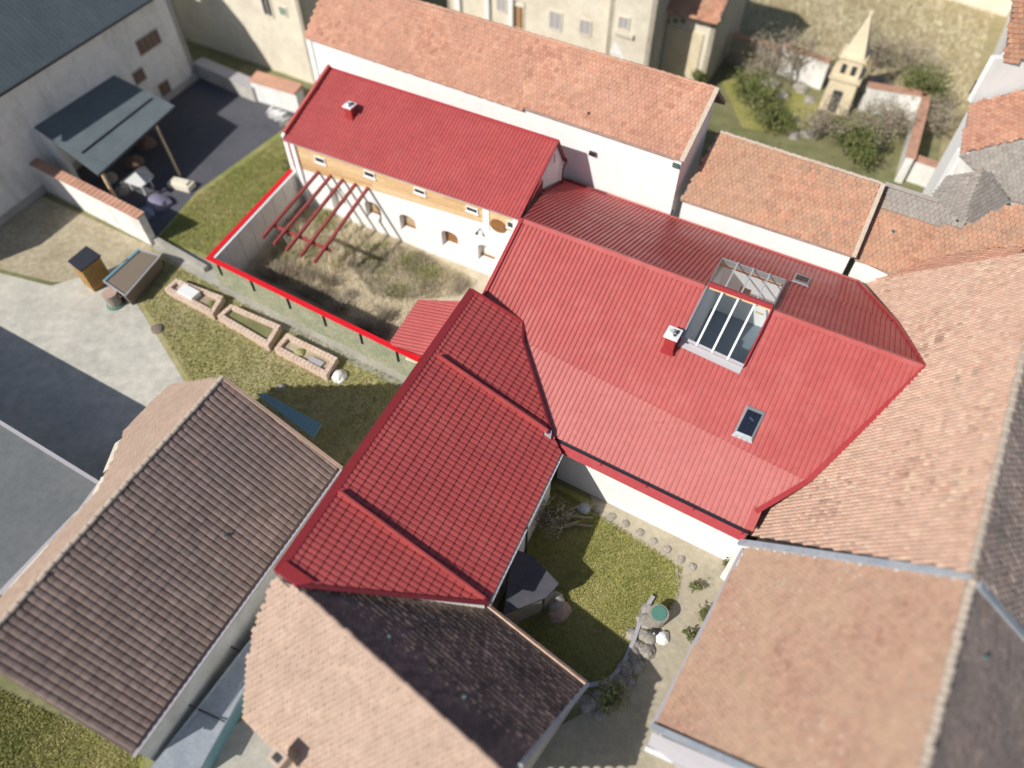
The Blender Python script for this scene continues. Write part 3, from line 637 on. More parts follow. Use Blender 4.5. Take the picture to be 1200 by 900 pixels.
# ================================================================== FENCE WALL (white panels) and FRONT FENCE
zc = 2.3; fl0 = at(349, 192, zc); fl1 = at(245, 303, zc); fr1 = at(491, 422, zc)
fw_ = thing('panel_fence', 'pale concrete panel wall with a bright red coping running from the narrow house', 'wall', [fl0[0], fl0[1], 0])
d_ = unit((fl1-fl0)*[1, 1, 0]); n_ = np.array([-d_[1], d_[0], 0]); n_ = n_ if n_[0] > 0 else -n_     # towards the yard
Lf = np.linalg.norm((fl1-fl0)[:2]); npn = 8
for i in range(npn):
    a_ = fl0+d_*Lf*i/npn; b_ = fl0+d_*(Lf*(i+1)/npn-.03); mb = MB(); o1, o2 = n_*(.16+rng.uniform(-.008, .008)), n_*.28
    zz = -UPV*2.35
    mb.hexa([a_+o1+zz, b_+o1+zz, b_+o2+zz, a_+o2+zz], [a_+o1-UPV*.03, b_+o1-UPV*.03, b_+o2-UPV*.03, a_+o2-UPV*.03]); mb.build('panel', M_panel, fw_)
mb = MB(); mb.bar(fl0+n_*.20, fl1+n_*.20+d_*0, .18, .05, lift=-.03); mb.build('cap_strip', M_frame, fw_)
mb = MB(); mb.bar(fl0-d_*.1, fl1+d_*.12, .26, .07); mb.build('coping', M_bright, fw_)
mb = MB(); mb.bar(fl0+n_*.1-UPV*2.2, fl1+n_*.1-UPV*2.2, .1, 2.1, lift=.0); mb.build('backing', M_panel, fw_)
mb = MB(); mb.box(fl0+d_*.35+n_*.45-UPV*2.3, d_*.22, n_*.3, UPV*2.0); mb.build('pier', M_panel, fw_)
ff = thing('screen_fence', 'green mesh screen fence on black posts under a bright red rail beside the raised beds', 'fence', [fl1[0], fl1[1], 0])
d2 = unit((fr1-fl1)*[1, 1, 0]); n2 = np.array([d2[1], -d2[0], 0.])   # outwards
mb = MB(); mb.bar(fl1-d2*.05, fr1, .26, .07, lift=.004); mb.build('rail', M_bright, ff)
mb = MB(); mb.bar(fl1-UPV*2.0, fr1-UPV*2.0, .03, 1.98); mb.build('mesh_screen', M_green, ff)
mb = MB(); mb.bar(fl1+n2*.06-UPV*2.35, fr1+n2*.06-UPV*2.35, .2, .42); mb.build('plinth', M_conc, ff)
for q in ((251.5, 311), (290, 330), (332.5, 351), (375.5, 371), (419, 392), (463, 412)):
    p = at(*q, 2.3); p = fl1+d2*float((p-fl1)@d2)+n2*.07; mb = MB(); mb.box(p-UPV*.85, d2*.06, n2*.06, UPV*.82); mb.build('post_bracket', M_post, ff)
# little red shed roof between yard and barn
SH = PL((458, 405, 2.35), (493, 352, 2.5), (540, 353, 3.0))
shp = O_(SH, [(490, 351.5), (545, 353.5), (506, 420), (455, 404)]); shd = thing('shed', 'small lean-to shed with a red corrugated roof in the corner of the yard', 'shed', at(500, 400, 0))
mb = MB(); slab(mb, shp, SH[0], .06); mb.build('roof', M_trimd, shd)
fr_ = frame(SH, shp[0])
eS = unit(shp[3]-shp[0]); 
def sheets_dir(parent, pl, poly, m, edir, pitch, amp, prof, name='roof_sheet', width=1.0):
    # sheets whose ribs run across edir
    n = pl[0]; e = unit(edir-(edir@n)*n); d = np.cross(n, e); O = poly[0]
    fr2 = (O, e, d, n); global frame
    old = frame; frame = lambda *_: fr2
    r = sheets(parent, pl, [poly], m, pitch, amp, prof, width=width, O=O, name=name); frame = old; return r
sheets_dir(shd, SH, shp, M_redl, shp[3]-shp[0], .2, .03, [(0, 0), (.25, .7), (.5, 1), (.75, .7)], width=.8)
mb = MB(); skirt(mb, shp, [0, 1, 2, 3], inset=(.1, .12), th=.06, drop=.1); mb.build('wall', M_trim, shd)
mb = MB(); mb.bar(at(478, 417, 2.0), at(497, 424, 2.0), .5, .06); mb.build('board', M_cream, shd)
# ================================================================== BARN WING (red metal tile)
V1 = on(U, 612, 383); e115 = ad(-115)
BN = plane3(V1, at(645, 505, 3.9), V1+e115)
barn = thing('red_tiled_wing', 'wing with one red metal tile slope split by two raised ribs', 'building', at(500, 560, 0))
bq = [(552, 340), (612, 378), (612.5, 401), (645, 505), (657.5, 531), (572, 707.5), (347, 686), (323, 670)]
bp = O_(BN, bq)
mb = MB(); slab(mb, bp, BN[0], .14); mb.build('roof', M_trimd, barn)
sheets(barn, BN, [bp], M_red, .215, .028, TILEPROF, step=.36, saw=.024, gr=1.0, width=1.075, O=bp[0])
bn = BN[0]
mb = MB(); skirt(mb, bp, [4], inset=(.25, .25), th=.35, drop=.2); skirt(mb, bp, [7], inset=(.05, .05), th=.35, drop=.25); skirt(mb, bp, [5], inset=(.15, .15), th=.3, drop=.3); skirt(mb, bp, [0], inset=(.1, .1), th=.3, drop=.3); mb.build('wall', M_whitew, barn)
# ridge trim on the left edge: wide folded cap
ra, rb = bp[0], bp[7]; rd = unit(rb-ra); dn = unit(np.cross(rd, bn)); dn = dn if dn[2] < 0 else -dn
mb = MB(); mb.hexa([ra-dn*.06, rb-dn*.06, rb+dn*.20, ra+dn*.20], [ra-dn*.06+UPV*.12, rb-dn*.06+UPV*.12, rb+dn*.20+bn*.065, ra+dn*.20+bn*.065]); mb.build('ridge_flashing', M_trim, barn)
mb = MB(); mb.hexa([ra-dn*.07-UPV*.35, rb-dn*.07-UPV*.35, rb-dn*.03-UPV*.35, ra-dn*.03-UPV*.35], [ra-dn*.07+UPV*.1, rb-dn*.07+UPV*.1, rb-dn*.03+UPV*.1, ra-dn*.03+UPV*.1]); mb.build('ridge_fascia', M_trim, barn)
trim([bp[0], bp[1]], .10, .10, M_trim, barn, 'verge_flashing', up=bn, lift=.0)
trim([bp[1], bp[2], bp[3]], .09, .11, M_trimd, barn, 'valley_flashing', up=bn, lift=.0)
trim([bp[5], bp[6]], .14, .10, M_trimd, barn, 'verge_flashing', up=bn, lift=.0)
for A_, B_ in (((511, 418), (640, 506.5)), ((396, 577), (566, 702))):
    a_, b_ = on(BN, *A_), on(BN, *B_); mb = MB(); mb.bar(a_, b_, .07, .27, up=bn, lift=-.01); mb.build('raised_rib', M_red, barn)
    mb = MB(); mb.bar(b_-unit(b_-a_)*.02, b_+unit(b_-a_)*.10, .17, .20, up=bn, lift=-.03); mb.build('rib_end', M_trimd, barn)
# lower-left end plate
ep = O_(BN, [(323, 671), (334, 658), (369, 683), (346, 687)])
mb = MB(); mb.hexa([p+bn*.05 for p in ep], [p+bn*.14 for p in ep]); mb.build('end_plate', M_trim, barn)
g0, g1 = bp[4]-UPV*.05, bp[5]-UPV*.05; gd = unit(g1-g0); gn = np.array([-gd[1], gd[0], 0]); gn = gn if gn[0] > 0 else -gn
mb = MB(); mb.bar(g0+gn*.05, g1+gn*.05, .10, .03, lift=-.05); mb.bar(g0+gn*.10, g1+gn*.10, .015, .08, lift=-.05); mb.build('gutter', M_frame, barn)
mb = MB(); mb.bar(g0+gn*.0, g1+gn*.0, .02, .08, lift=-.06); mb.build('gutter_back', M_gutter, barn)
mb = MB(); q = on(BN, 614, 617); mb.tube(q+gn*.12, q+gn*.12-UPV*2.8, .05); mb.build('downpipe', M_gutter, barn)
q = on(BN, 641, 508); mb = MB(); mb.hexa([q+np.array([-.12, -.1, -.1]), q+np.array([.15, -.25, -.15]), q+np.array([.2, .1, -.1]), q+np.array([-.05, .15, -.05])], [q+np.array([-.12, -.1, .1]), q+np.array([.15, -.25, .02]), q+np.array([.2, .1, .1]), q+np.array([-.05, .15, .12])]); mb.build('corner_flashing', M_gflash, barn)
# ================================================================== BIG OLD TILE ROOF (right)
T = plane3(R1, at(1140, 668, 10.2), at(1200, 418, 10.2))
old = thing('old_tiled_house', 'large old house with a wide rose clay tile roof meeting the red hall', 'building', at(1060, 560, 0))
tp = O_(T, [(1085, 430), (946, 566), (886, 600), (877, 626), (1138, 669), (1202, 405), (1222, 320), (1200, 298.5), (1005, 331.5), (1052, 378)])
mb = MB(); slab(mb, tp, T[0], .15)
tr0, tr1 = on(T, 1139, 669), on(T, 1222, 320)
trd = unit(tr1-tr0); te = np.array([trd[1], -trd[0], 0.]); te = unit(te if te[0] > 0 else -te)
TE = plane3(tr0, tr1, tr0+te*3-UPV*3.4)
p_end = on(TE, 1205, 752)
tq = [tr0, tr1, tr1+te*4.5-UPV*5.1, on(TE, 1330, 895), ]
tq = [tr0, on(TE, 1204, 749), on(TE, 1300, 860), on(TE, 1330, 500), tr1]
slab(mb, tq, TE[0], .15)
# far hip slope seen just over the top edge
h0, h1 = on(T, 1012, 330.3), on(T, 1200, 298.5)
HB = plane3(h0, h1, at(1110, 301, zon(T, *on(T, 1110, 313)[:2])-.75))
hp = [on(T, 1030, 327.3), on(T, 1200, 298.5), on(HB, 1200, 291), on(HB, 1165, 291.5), on(HB, 1110, 300), on(HB, 1062, 310), on(HB, 1036, 320)]
slab(mb, hp, HB[0], .12); mb.build('roof', M_brown, old)
tiles(old, T, tp, M_clayr, .175, .20, .045, barrel=.042, O=tr0, jit=.009)
tiles(old, TE, tq, M_browng, .24, .27, .06, barrel=.05, O=tr0, jit=.004)
tiles(old, HB, hp, M_clayo, .2, .3, .05, barrel=.06, O=h0, jit=.01)
caps(old, tr0, tr1, M_cap, 30, .13)
caps(old, on(T, 1060, 322.3), on(T, 1200, 298.5), M_clayr, 22, .07, 'hip_cap')
def vent(parent, pl, x, y, m=M_copper):
    p = on(pl, x, y); n = pl[0]; mb = MB(); mb.tube(p, p+n*.13, .09, 10, .05); mb.build('roof_vent', m, parent)
vent(old, TE, 1181, 641)
mb = MB(); skirt(mb, tp, [3], inset=(.3, .3), th=.35, z0=0, drop=.25); skirt(mb, tq, [0, 2], inset=(.3, .3), th=.35, drop=.25); skirt(mb, tp, [7], inset=(.3, .3), th=.35, drop=.3); mb.build('wall', M_whitew, old)
# ================================================================== LOWER RIGHT HOUSE
EP = PL((1140, 684, 9.9), (1083, 900, 9.9), (868, 655, 3.4))
lr = thing('salmon_tiled_house', 'house with a broad salmon clay tile roof and grey edge flashing, lower right corner', 'building', at(960, 780, 0))
ep_ = O_(EP, [(1138, 680), (874, 641), (766, 853), (885, 905), (1000, 960), (1068, 960)])
ea, eb = on(EP, 1139, 681), on(EP, 1062, 980)
er = unit(eb-ea); ee = np.array([-er[1], er[0], 0.]); ee = unit(ee if ee[0] > 0 else -ee)
EE = plane3(ea, eb, ea+ee*3-UPV*3.3)
eq = [ea, on(EE, 1214, 765), on(EE, 1330, 900), on(EE, 1330, 1100), eb]
mb = MB(); slab(mb, ep_, EP[0], .15); slab(mb, eq, EE[0], .15); mb.build('roof', M_brown, lr)
tiles(lr, EP, ep_, M_claye, .18, .16, .038, O=ea); tiles(lr, EE, eq, M_browng, .19, .18, .03, O=ea)
caps(lr, ea, eb, M_cap, 26, .13)
mb = MB(); n = EP[0]; mb.bar(on(EP, 1142, 678)+n*.05, on(EP, 868, 637)+n*.05, .24, .10, up=n); mb.bar(on(EE, 1143, 684)+EE[0]*.04, on(EE, 1250, 806)+EE[0]*.04, .24, .1, up=EE[0]); mb.build('firewall_capping', M_blueg, lr)
mb = MB(); skirt(mb, [on(EP, 1140, 676), on(EP, 868, 635), on(EP, 766, 853)], [0], inset=(.02, .02), th=.2, drop=.02); mb.build('fire_wall', M_whitew, lr)
mb = MB(); mb.bar(on(EP, 766, 853)+n*.04, on(EP, 1000, 958)+n*.04, .20, .10, up=n); mb.build('verge_capping', M_blueg, lr)
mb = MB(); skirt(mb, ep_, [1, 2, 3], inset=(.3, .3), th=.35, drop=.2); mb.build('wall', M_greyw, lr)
mb = MB(); a_, b_ = on(EP, 873, 643), on(EP, 766, 853); mb.bar(a_+np.array([-.08, 0, -.1]), b_+np.array([-.08, 0, -.1]), .12, .08); mb.build('gutter', M_gflash, lr)
# lower verge strip roof in front of the gable
q = [at(764, 858, 3.2), at(880, 908, 5.4), at(858, 925, 4.9), at(757, 878, 2.8)]
mb = MB(); mb.hexa([p-UPV*.2 for p in q], q); mb.build('gable_shelf', M_gflash, lr)
mb = MB(); mb.bar(at(757, 878, 2.85), at(790, 893, 3.4), .14, .1); mb.build('gutter_end', M_frame, lr)
vent(lr, EE, 1152, 770)
# ================================================================== BOTTOM CENTRE HOUSE
fa_z = 5.95
F0, F1 = at(347, 688.5, fa_z), at(580, 896, fa_z)
FD = plane3(F0, F1, at(625, 757, 2.6)); fdir = unit(F1-F0)
fe = unit(np.cross(fdir, UPV)); fe = fe if (at(300, 800, 4)-F0)@fe > 0 else -fe
FLt = plane3(F0, F1, F0+fe*3-UPV*2.55)
bc = thing('sandy_tiled_house', 'house with a pale sandy tile slope and a dark shaded slope, bottom centre', 'building', at(470, 800, 0))
F1e = on(FD, 592, 908)
fd = [F0, on(FD, 571, 711), on(FD, 686, 802), on(FD, 608, 898), F1e]
F0l = on(FLt, 321, 679)
flp = [F0, on(FLt, 321, 678), on(FLt, 300, 730), on(FLt, 288, 780), on(FLt, 287, 845), on(FLt, 318, 872), on(FLt, 330, 890), on(FLt, 400, 960), on(FLt, 600, 1010), F1e]
mb = MB(); slab(mb, fd, FD[0], .14); slab(mb, flp, FLt[0], .14); mb.build('roof', M_brown, bc)
tiles(bc, FD, fd, M_shaded, .22, .2, .035, O=F0); tiles(bc, FLt, flp, M_clayp, .19, .18, .04, O=F0)
caps(bc, F0+fdir*.3, F1e, M_clayp, 26, .11)
n = FD[0]; mb = MB(); mb.bar(on(FD, 571, 711)+n*.03, on(FD, 686, 802)+n*.03, .16, .07, up=n); mb.build('eave_row', M_clayr, bc)
mb = MB(); mb.bar(on(FD, 688, 803), on(FD, 609, 899), .14, .12, up=n); mb.build('verge_flashing', M_blueg, bc)
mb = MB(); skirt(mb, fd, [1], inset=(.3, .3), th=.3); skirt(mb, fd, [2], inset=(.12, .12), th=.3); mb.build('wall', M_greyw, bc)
mb = MB(); skirt(mb, flp, [1, 2, 3, 4, 5, 6], inset=(.05, .1), th=.3, drop=.2); mb.build('wall', M_whitew, bc)
for q in ((456, 747), (544, 818)): vent(bc, FD, *q)
# dark opening and bricks near its lower left
ch = thing('brick_chimney_stub', 'short brick stub with a dark opening beside the sandy tile slope at the bottom edge', 'chimney', at(330, 885, 3.4))
mb = MB(); mb.box(at(331, 893, 3.2), ad(-37)*.55, ad(53)*.45, UPV*.7, .5); mb.build('stack', M_brick, ch)
mb = MB(); mb.box(at(331, 893, 3.2)+UPV*.7, ad(-37)*.3, ad(53)*.22, UPV*.02); mb.build('opening', M_dark, ch)
# ================================================================== LEFT BARN
GR0, GR1 = at(261, 442, 6.8), at(-60, 796, 6.8)
grd = unit(GR1-GR0); gre = unit(np.cross(grd, UPV)); gre = gre if gre[0] > 0 else -gre
GRp = plane3(GR0, GR1, at(278, 716, 3.0)); GLp = plane3(GR0, GR1, GR0-gre*3-UPV*2.3)
lb = thing('brown_tiled_barn', 'long barn with a weathered brown ribbed tile roof and pale narrow far slope, lower left', 'barn', at(200, 700, 0))
gr = [GR0, on(GRp, 400, 548), on(GRp, 156, 886), on(GRp, -80, 745+8), GR1]
gl = [GR0, on(GLp, 198, 451), on(GLp, 146, 505), on(GLp, 130, 545), on(GLp, 116, 574), on(GLp, 0, 702), on(GLp, -70, 775), GR1]
gr = [GR0, on(GRp, 400, 548), on(GRp, 156, 886), on(GRp, 0, 789), on(GRp, -60, 752), GR1]
mb = MB(); slab(mb, gr, GRp[0], .15); slab(mb, gl, GLp[0], .15); mb.build('roof', M_brown, lb)
tiles(lb, GRp, gr, M_brown, .25, .36, .014, barrel=.04, O=GR0, jit=.003); tiles(lb, GLp, gl, M_clayp, .2, .18, .03, O=GR0)
caps(lb, GR0, GR1, M_cap, 34, .10)
mb = MB(); skirt(mb, gr, [1], inset=(.12, .12), th=.35, drop=.2); skirt(mb, gr, [2, 0], inset=(.2, .2), th=.35, drop=.2); mb.build('wall', M_whitew, lb)
mb = MB(); skirt(mb, gl, [0, 1, 2, 3, 4], inset=(.2, .2), th=.35, drop=.2); mb.build('wall', M_cream, lb)
mb = MB(); mb.bar(on(GRp, 400, 549)-UPV*.06, on(GRp, 156, 887)-UPV*.06, .12, .06); mb.build('gutter', M_gflash, lb)
vent(lb, GRp, 263, 627)
mb = MB(); n=GRp[0]; mb.bar(on(GRp, 262, 444)+n*.04, on(GRp, 400, 549)+n*.04, .14, .06, up=n); mb.build('verge_tiles', M_clayr, lb)
aw = MB(); q = [at(300, 461, 2.9), at(312, 461, 3.0), at(377, 497, 2.6), at(367, 513, 2.4)]; aw.hexa([p-UPV*.05 for p in q], q)

aw.build('awning', M_teal, None, 'narrow teal sheet awning along the end of the brown barn', 'awning')
# ground objects between barns
nb2 = thing('blue_grey_lean_to', 'narrow blue grey sheet lean-to roof below the brown barn eave', 'lean-to', at(250, 850, 0))
q = [at(322, 712, 1.5), at(345, 700, 1.2), at(292, 800, 1.1), at(232, 905, 1.1), at(172, 905, 1.5), ]
mb = MB(); mb.hexa([p-UPV*.06 for p in q], q); mb.build('roof', M_blueg, nb2)
mb = MB(); mb.bar(at(258, 752, 1.56), at(291, 768, 1.2), .05, .03); mb.build('seam', M_gutter, nb2); mb = MB(); mb.bar(at(214, 822, 1.56), at(264, 846, 1.2), .05, .03); mb.build('seam', M_gutter, nb2)
mb = MB(); skirt(mb, q, [1, 2, 3], inset=(.08, .08), th=.08, drop=.07); mb.build('wall', M_teal, nb2)
# ================================================================== GREY FLAT ROOF
fl = thing('flat_roofed_building', 'low building with a plain grey felt roof at the left edge beside the brown barn', 'building', at(40, 640, 0))
q = [at(-420, 239, 4.4), at(0, 495, 4.4), at(117, 567, 4.4), at(92, 601, 4.4), at(0, 697, 4.4), at(-60, 715, 4.4), at(-420, 560, 4.4)]
mb = MB(); mb.hexa([p-UPV*.2 for p in q], q); mb.build('roof', M_flat, fl)
mb = MB(); [mb.bar(a_, b_, .14, .05, lift=.0) for a_, b_ in zip(q[:3], q[1:4])]; mb.bar(q[3], q[4], .2, .06); mb.build('roof_edge', M_gflash, fl)
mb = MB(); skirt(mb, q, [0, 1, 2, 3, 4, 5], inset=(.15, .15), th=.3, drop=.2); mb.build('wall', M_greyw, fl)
# ================================================================== GREY ROOFED BUILDING TOP LEFT
IP = PL((175, 0, 6.45), (0, 110, 6.45), (20, 0, 8.8))
gb = thing('grey_roofed_building', 'white building with a large slate grey roof and brown shuttered openings, top left corner', 'building', at(150, 150, 0))
ip = O_(IP, [(192, -12), (175, 0), (-40, 135), (-160, 60), (-60, -120), (120, -120)])
mb = MB(); slab(mb, ip, IP[0], .15); mb.build('roof', M_slate, gb)
sheets(gb, IP, [ip], M_slate, .3, .02, RIBPROF, width=1.2)
mb = MB(); mb.bar(on(IP, 178, -2)-UPV*.12, on(IP, -40, 135)-UPV*.12, .18, .12); mb.build('gutter', M_gutter, gb)
ib = at(233, 92, 0); idr = unit((on(IP, -40, 135)-on(IP, 175, 0))*[1, 1, 0]); inn = np.array([idr[1], -idr[0], 0]); inn = inn if inn[0] < 0 else -inn
mb = MB(); A_ = ib; B_ = ib+idr*24; mb.hexa([A_, B_, B_+inn*.4, A_+inn*.4], [p+UPV*6.25 for p in (A_, B_, B_+inn*.4, A_+inn*.4)])
C_ = ib+inn*9+idr*.0; mb.hexa([A_, A_+idr*.4, C_+idr*.4, C_], [A_+UPV*6.25, A_+idr*.4+UPV*6.25, C_+idr*.4+UPV*8, C_+UPV*8]); mb.build('wall', M_greyw if 0 else M_whitew, gb)
mb = MB(); mb.bar(ib+inn*-.02+UPV*.0, ib+idr*20-inn*.02, .06, .5); mb.build('plinth', M_greyw, gb)
iw = (inn, float(inn@ib))
def oni(x, y):
    r = ray(x, y); t = (iw[1]-inn@CAM)/(inn@r); return CAM+r*t
for q_, wd, hg in (((174, 49), 1.9, .95), ((163, 89), .9, .8), ((193, 103), .9, .9)):
    p = oni(*q_); mb = MB(); mb.box(p-UPV*hg/2-inn*.01, idr*wd, inn*.06, UPV*hg); wo = mb.build('window', M_brownf, gb)
    mb = MB()
    for z_ in (-hg/2-.03, hg/2-.03): mb.box(p+UPV*z_-inn*.03, idr*(wd+.1), inn*.05, UPV*.06)
    o = mb.build('frame', M_greyw, wo); o.location = (0, 0, 0)
    mb = MB(); [mb.box(p-UPV*hg/2-inn*.045+idr*wd*k_, idr*.05, inn*.02, UPV*hg) for k_ in (-.25, 0, .25)]; o = mb.build('shutter_batten', M_brown, wo); o.location = (0, 0, 0)
# carport lean-to
LT = PL((105, 74, 3.9), (205, 124, 2.75), (114, 205, 2.75))
cp = thing('carport', 'lean-to carport with a slate grey sheet roof against the white building', 'carport', at(150, 210, 0))
lp = O_(LT, [(16, 132), (104, 73), (205, 124), (115, 205), (60, 163)])
mb = MB(); slab(mb, lp, LT[0], .1); mb.build('roof', M_slate, cp)
sheets(cp, LT, [lp], M_slate, .22, .02, RIBPROF, width=1.1)
mb = MB(); a_, b_ = on(LT, 178, 116), on(LT, 96, 180); mb.bar(a_, b_, .10, .05, up=LT[0], lift=.02); mb.build('snow_rail', M_gutter, cp)
mb = MB(); mb.bar(on(LT, 206, 124)-UPV*.05, on(LT, 115, 206)-UPV*.05, .1, .08); mb.build('fascia', M_gutter, cp)
mb = MB(); mb.bar(at(183, 148, 2.6), at(211, 206, 0.02), .14, .14); mb.build('post', M_wood, cp)
mb = MB(); f_ = on(LT, 118, 200); mb.box([f_[0], f_[1], 0], ad(-30)*.15, ad(60)*.15, UPV*(f_[2]-.1)); mb.build('post', M_wood, cp)
mb = MB(); skirt(mb, [on(LT, -40, 97), on(LT, 60, 163), on(LT, 104, 73)], [0], inset=(.05, .05), th=.3, drop=.06); mb.build('side_wall', M_white, cp)
# boundary wall with clay cap
bw = thing('boundary_wall', 'white rendered boundary wall capped with orange clay tiles, left edge', 'wall', at(90, 245, 0))
b0, b1 = at(-60, 164, 0), at(178, 288, 0); bd = unit(b1-b0); bnr = np.array([-bd[1], bd[0], 0.])
mb = MB(); mb.hexa([b0, b1, b1+bnr*.45, b0+bnr*.45], [p+UPV*2.0 for p in (b0, b1, b1+bnr*.45, b0+bnr*.45)]); mb.build('wall', M_whitew, bw)
Lb = np.linalg.norm(b1-b0); nc = int(Lb/.34); capf = None
mb0 = MB(); mb0.hexa([bd*0-bnr*.08, bd*.33-bnr*.08, bd*.33+bnr*.53, bnr*.53], [UPV*.04-bnr*.08, bd*.33+UPV*.06-bnr*.08, bd*.33+UPV*.12+bnr*.53, UPV*.10+bnr*.53])
for i in range(nc):
    if capf is None: capf = mb0.build('cap_tile', M_clayo, bw); o = capf
    else: o = capf.copy(); C.objects.link(o); o.parent = bw
    p = b0+bd*(Lb*i/nc)+UPV*2.0; o.location = Vector([float(x) for x in p])-bw.location
# kerb / low wall running on past the fence
kb = MB(); kb.bar(at(184, 284, 0), at(243, 318, 0), .3, .35); kb.build('garden_kerb', M_conc, None, 'low pale concrete kerb between the boundary wall and the screen fence', 'kerb')
# junk under the carport
def lump(name, c, r, m, label, cat, sq=.7, seed=0, n=9, flat=1.):
    rs = np.random.default_rng(seed); mb = MB(); rings = []; c = np.array(c, float); K = 5
    for k in range(K):
        ph = k/(K-1)*math.pi/2; ring = []
        for j in range(n):
            a_ = 2*math.pi*j/n; q = r*math.cos(ph)*(1+rs.normal(0, .09)); ring.append(c+np.array([math.cos(a_)*q, math.sin(a_)*q*flat, r*sq*math.sin(ph)+.0]))
        rings.append(ring)
    for k in range(K-1):
        for j in range(n):
            j2 = (j+1) % n; mb.poly([rings[k][j], rings[k][j2], rings[k+1][j2], rings[k+1][j]], rs.uniform(0, 1))
    mb.poly(rings[-1], .5); return mb.build(name, m, None, label, cat)
tbq = thing('garden_table', 'pale garden table standing in the open beside the carport', 'table', at(168, 222, 0))
mb = MB(); mb.box(at(168, 222, 0)+UPV*.7, ad(-25)*1.3, ad(65)*1.0, UPV*.06); mb.build('tabletop', M_frame, tbq)
for sx in (-.5, .5):
    for sy in (-.35, .35): mb = MB(); mb.box(at(168, 222, 0)+ad(-25)*sx+ad(65)*sy, ad(-25)*.07, ad(65)*.07, UPV*.7); mb.build('leg', M_frame, tbq)
lump('covered_heap', at(186, 240, 0), .75, M_violet, 'low heap under a violet tarp beside the pale garden table', 'tarp', .8, 3)
lump('water_butt', at(173, 252, 0), .5, M_blue, 'blue plastic tub below the violet tarp heap', 'tub', 1.1, 4)
mb = MB(); mb.box(at(214, 219, 0)+UPV*0, ad(-20)*1.5, ad(70)*.7, UPV*.35); mb.box(at(214, 219, 0)+UPV*.351, ad(-20)*1.1, ad(70)*.4, UPV*.12); mb.build('pallet_stack', M_cream, None, 'beige pallet stack lying on the dark yard right of the garden table', 'pallet')
for i, (x, y, rr, m_, lb_) in enumerate(((130, 210, .5, M_stone, 'grey sack heaped under the carport edge'), (143, 226, .45, M_stone, 'grey rubble heap behind the garden table'), (158, 192, .6, M_brownf, 'brown crate pile deep under the carport'), (172, 170, .6, M_brownf, 'brown bundle near the carport prop'))): lump('heap', at(x, y, 0), rr, m_, lb_, 'heap', .9, 10+i)
# ================================================================== BUILDING BEHIND, TOP CENTRE LEFT
def house_block(name, label, cat, a, b, depth, h, wallm, roofm=None, pitch=30, zz=0., tilesz=(.22, .22), eaves=.3, ridge_along=True, tmat=None):
    """rectangular building: a,b ground pixels of the front wall foot (left, right)"""
    A_, B_ = at(*a, zz), at(*b, zz); t = thing(name, label, cat, (A_+B_)/2)
    d = unit(B_-A_); n = np.array([-d[1], d[0], 0.]); C_, D_ = B_+n*depth, A_+n*depth
    mb = MB(); th = .35
    for p, q, inn_ in ((A_, B_, n), (C_, D_, -n)): mb.hexa([p, q, q+inn_*th, p+inn_*th], [v+UPV*h for v in (p, q, q+inn_*th, p+inn_*th)])
    rise = math.tan(R(pitch))*depth/2
    for p, s_ in ((A_, d), (B_, -d)):
        q = p+n*depth; m_ = (p+q)/2; mb.hexa([p+n*th, q-n*th, q-n*th+s_*th, p+n*th+s_*th], [v+UPV*h for v in (p+n*th, q-n*th, q-n*th+s_*th, p+n*th+s_*th)])
        if roofm: mb.hexa([p, q, q+s_*th*.9, p+s_*th*.9], [p+UPV*(h+.01), q+UPV*(h+.01), q+s_*th*.9+UPV*(h+.01), p+s_*th*.9+UPV*(h+.01)]); mb.hexa([p+UPV*(h+.02), q+UPV*(h+.02), m_+UPV*(h+rise-.05)], [v+s_*th*.9 for v in (p+UPV*(h+.02), q+UPV*(h+.02), m_+UPV*(h+rise-.05))])
    mb.build('wall', wallm, t)
    if roofm:
        o = -n*eaves-UPV*math.tan(R(pitch))*eaves+UPV*.05; o2 = n*eaves-UPV*math.tan(R(pitch))*eaves+UPV*.05
        r0, r1 = (A_+D_)/2+UPV*(h+rise+.05)-d*.2, (B_+C_)/2+UPV*(h+rise+.05)+d*.2
        q1 = [r0, r1, B_+UPV*h+o+d*.2, A_+UPV*h+o-d*.2]; q2 = [r1, r0, D_+UPV*h+o2-d*.2, C_+UPV*h+o2+d*.2]
        mb = MB(); p1, p2 = plane3(*q1[:3]), plane3(*q2[:3]); slab(mb, q1, p1[0], .12); slab(mb, q2, p2[0], .12); mb.build('roof', tmat or M_brown, t)
        tiles(t, p1, q1, roofm, *tilesz); tiles(t, p2, q2, roofm, *tilesz)
        caps(t, r0, r1, roofm, max(4, int(np.linalg.norm(r1-r0)/.4)), .11)
    else:
        mb = MB(); mb.hexa([v+UPV*(h-.1) for v in (A_+n*.1+d*.1, B_+n*.1-d*.1, C_-n*.1-d*.1, D_-n*.1+d*.1)], [v+UPV*(h-.05) for v in (A_+n*.1+d*.1, B_+n*.1-d*.1, C_-n*.1-d*.1, D_-n*.1+d*.1)]); mb.build('roof', M_flat, t)
    return t, A_, B_, d, n
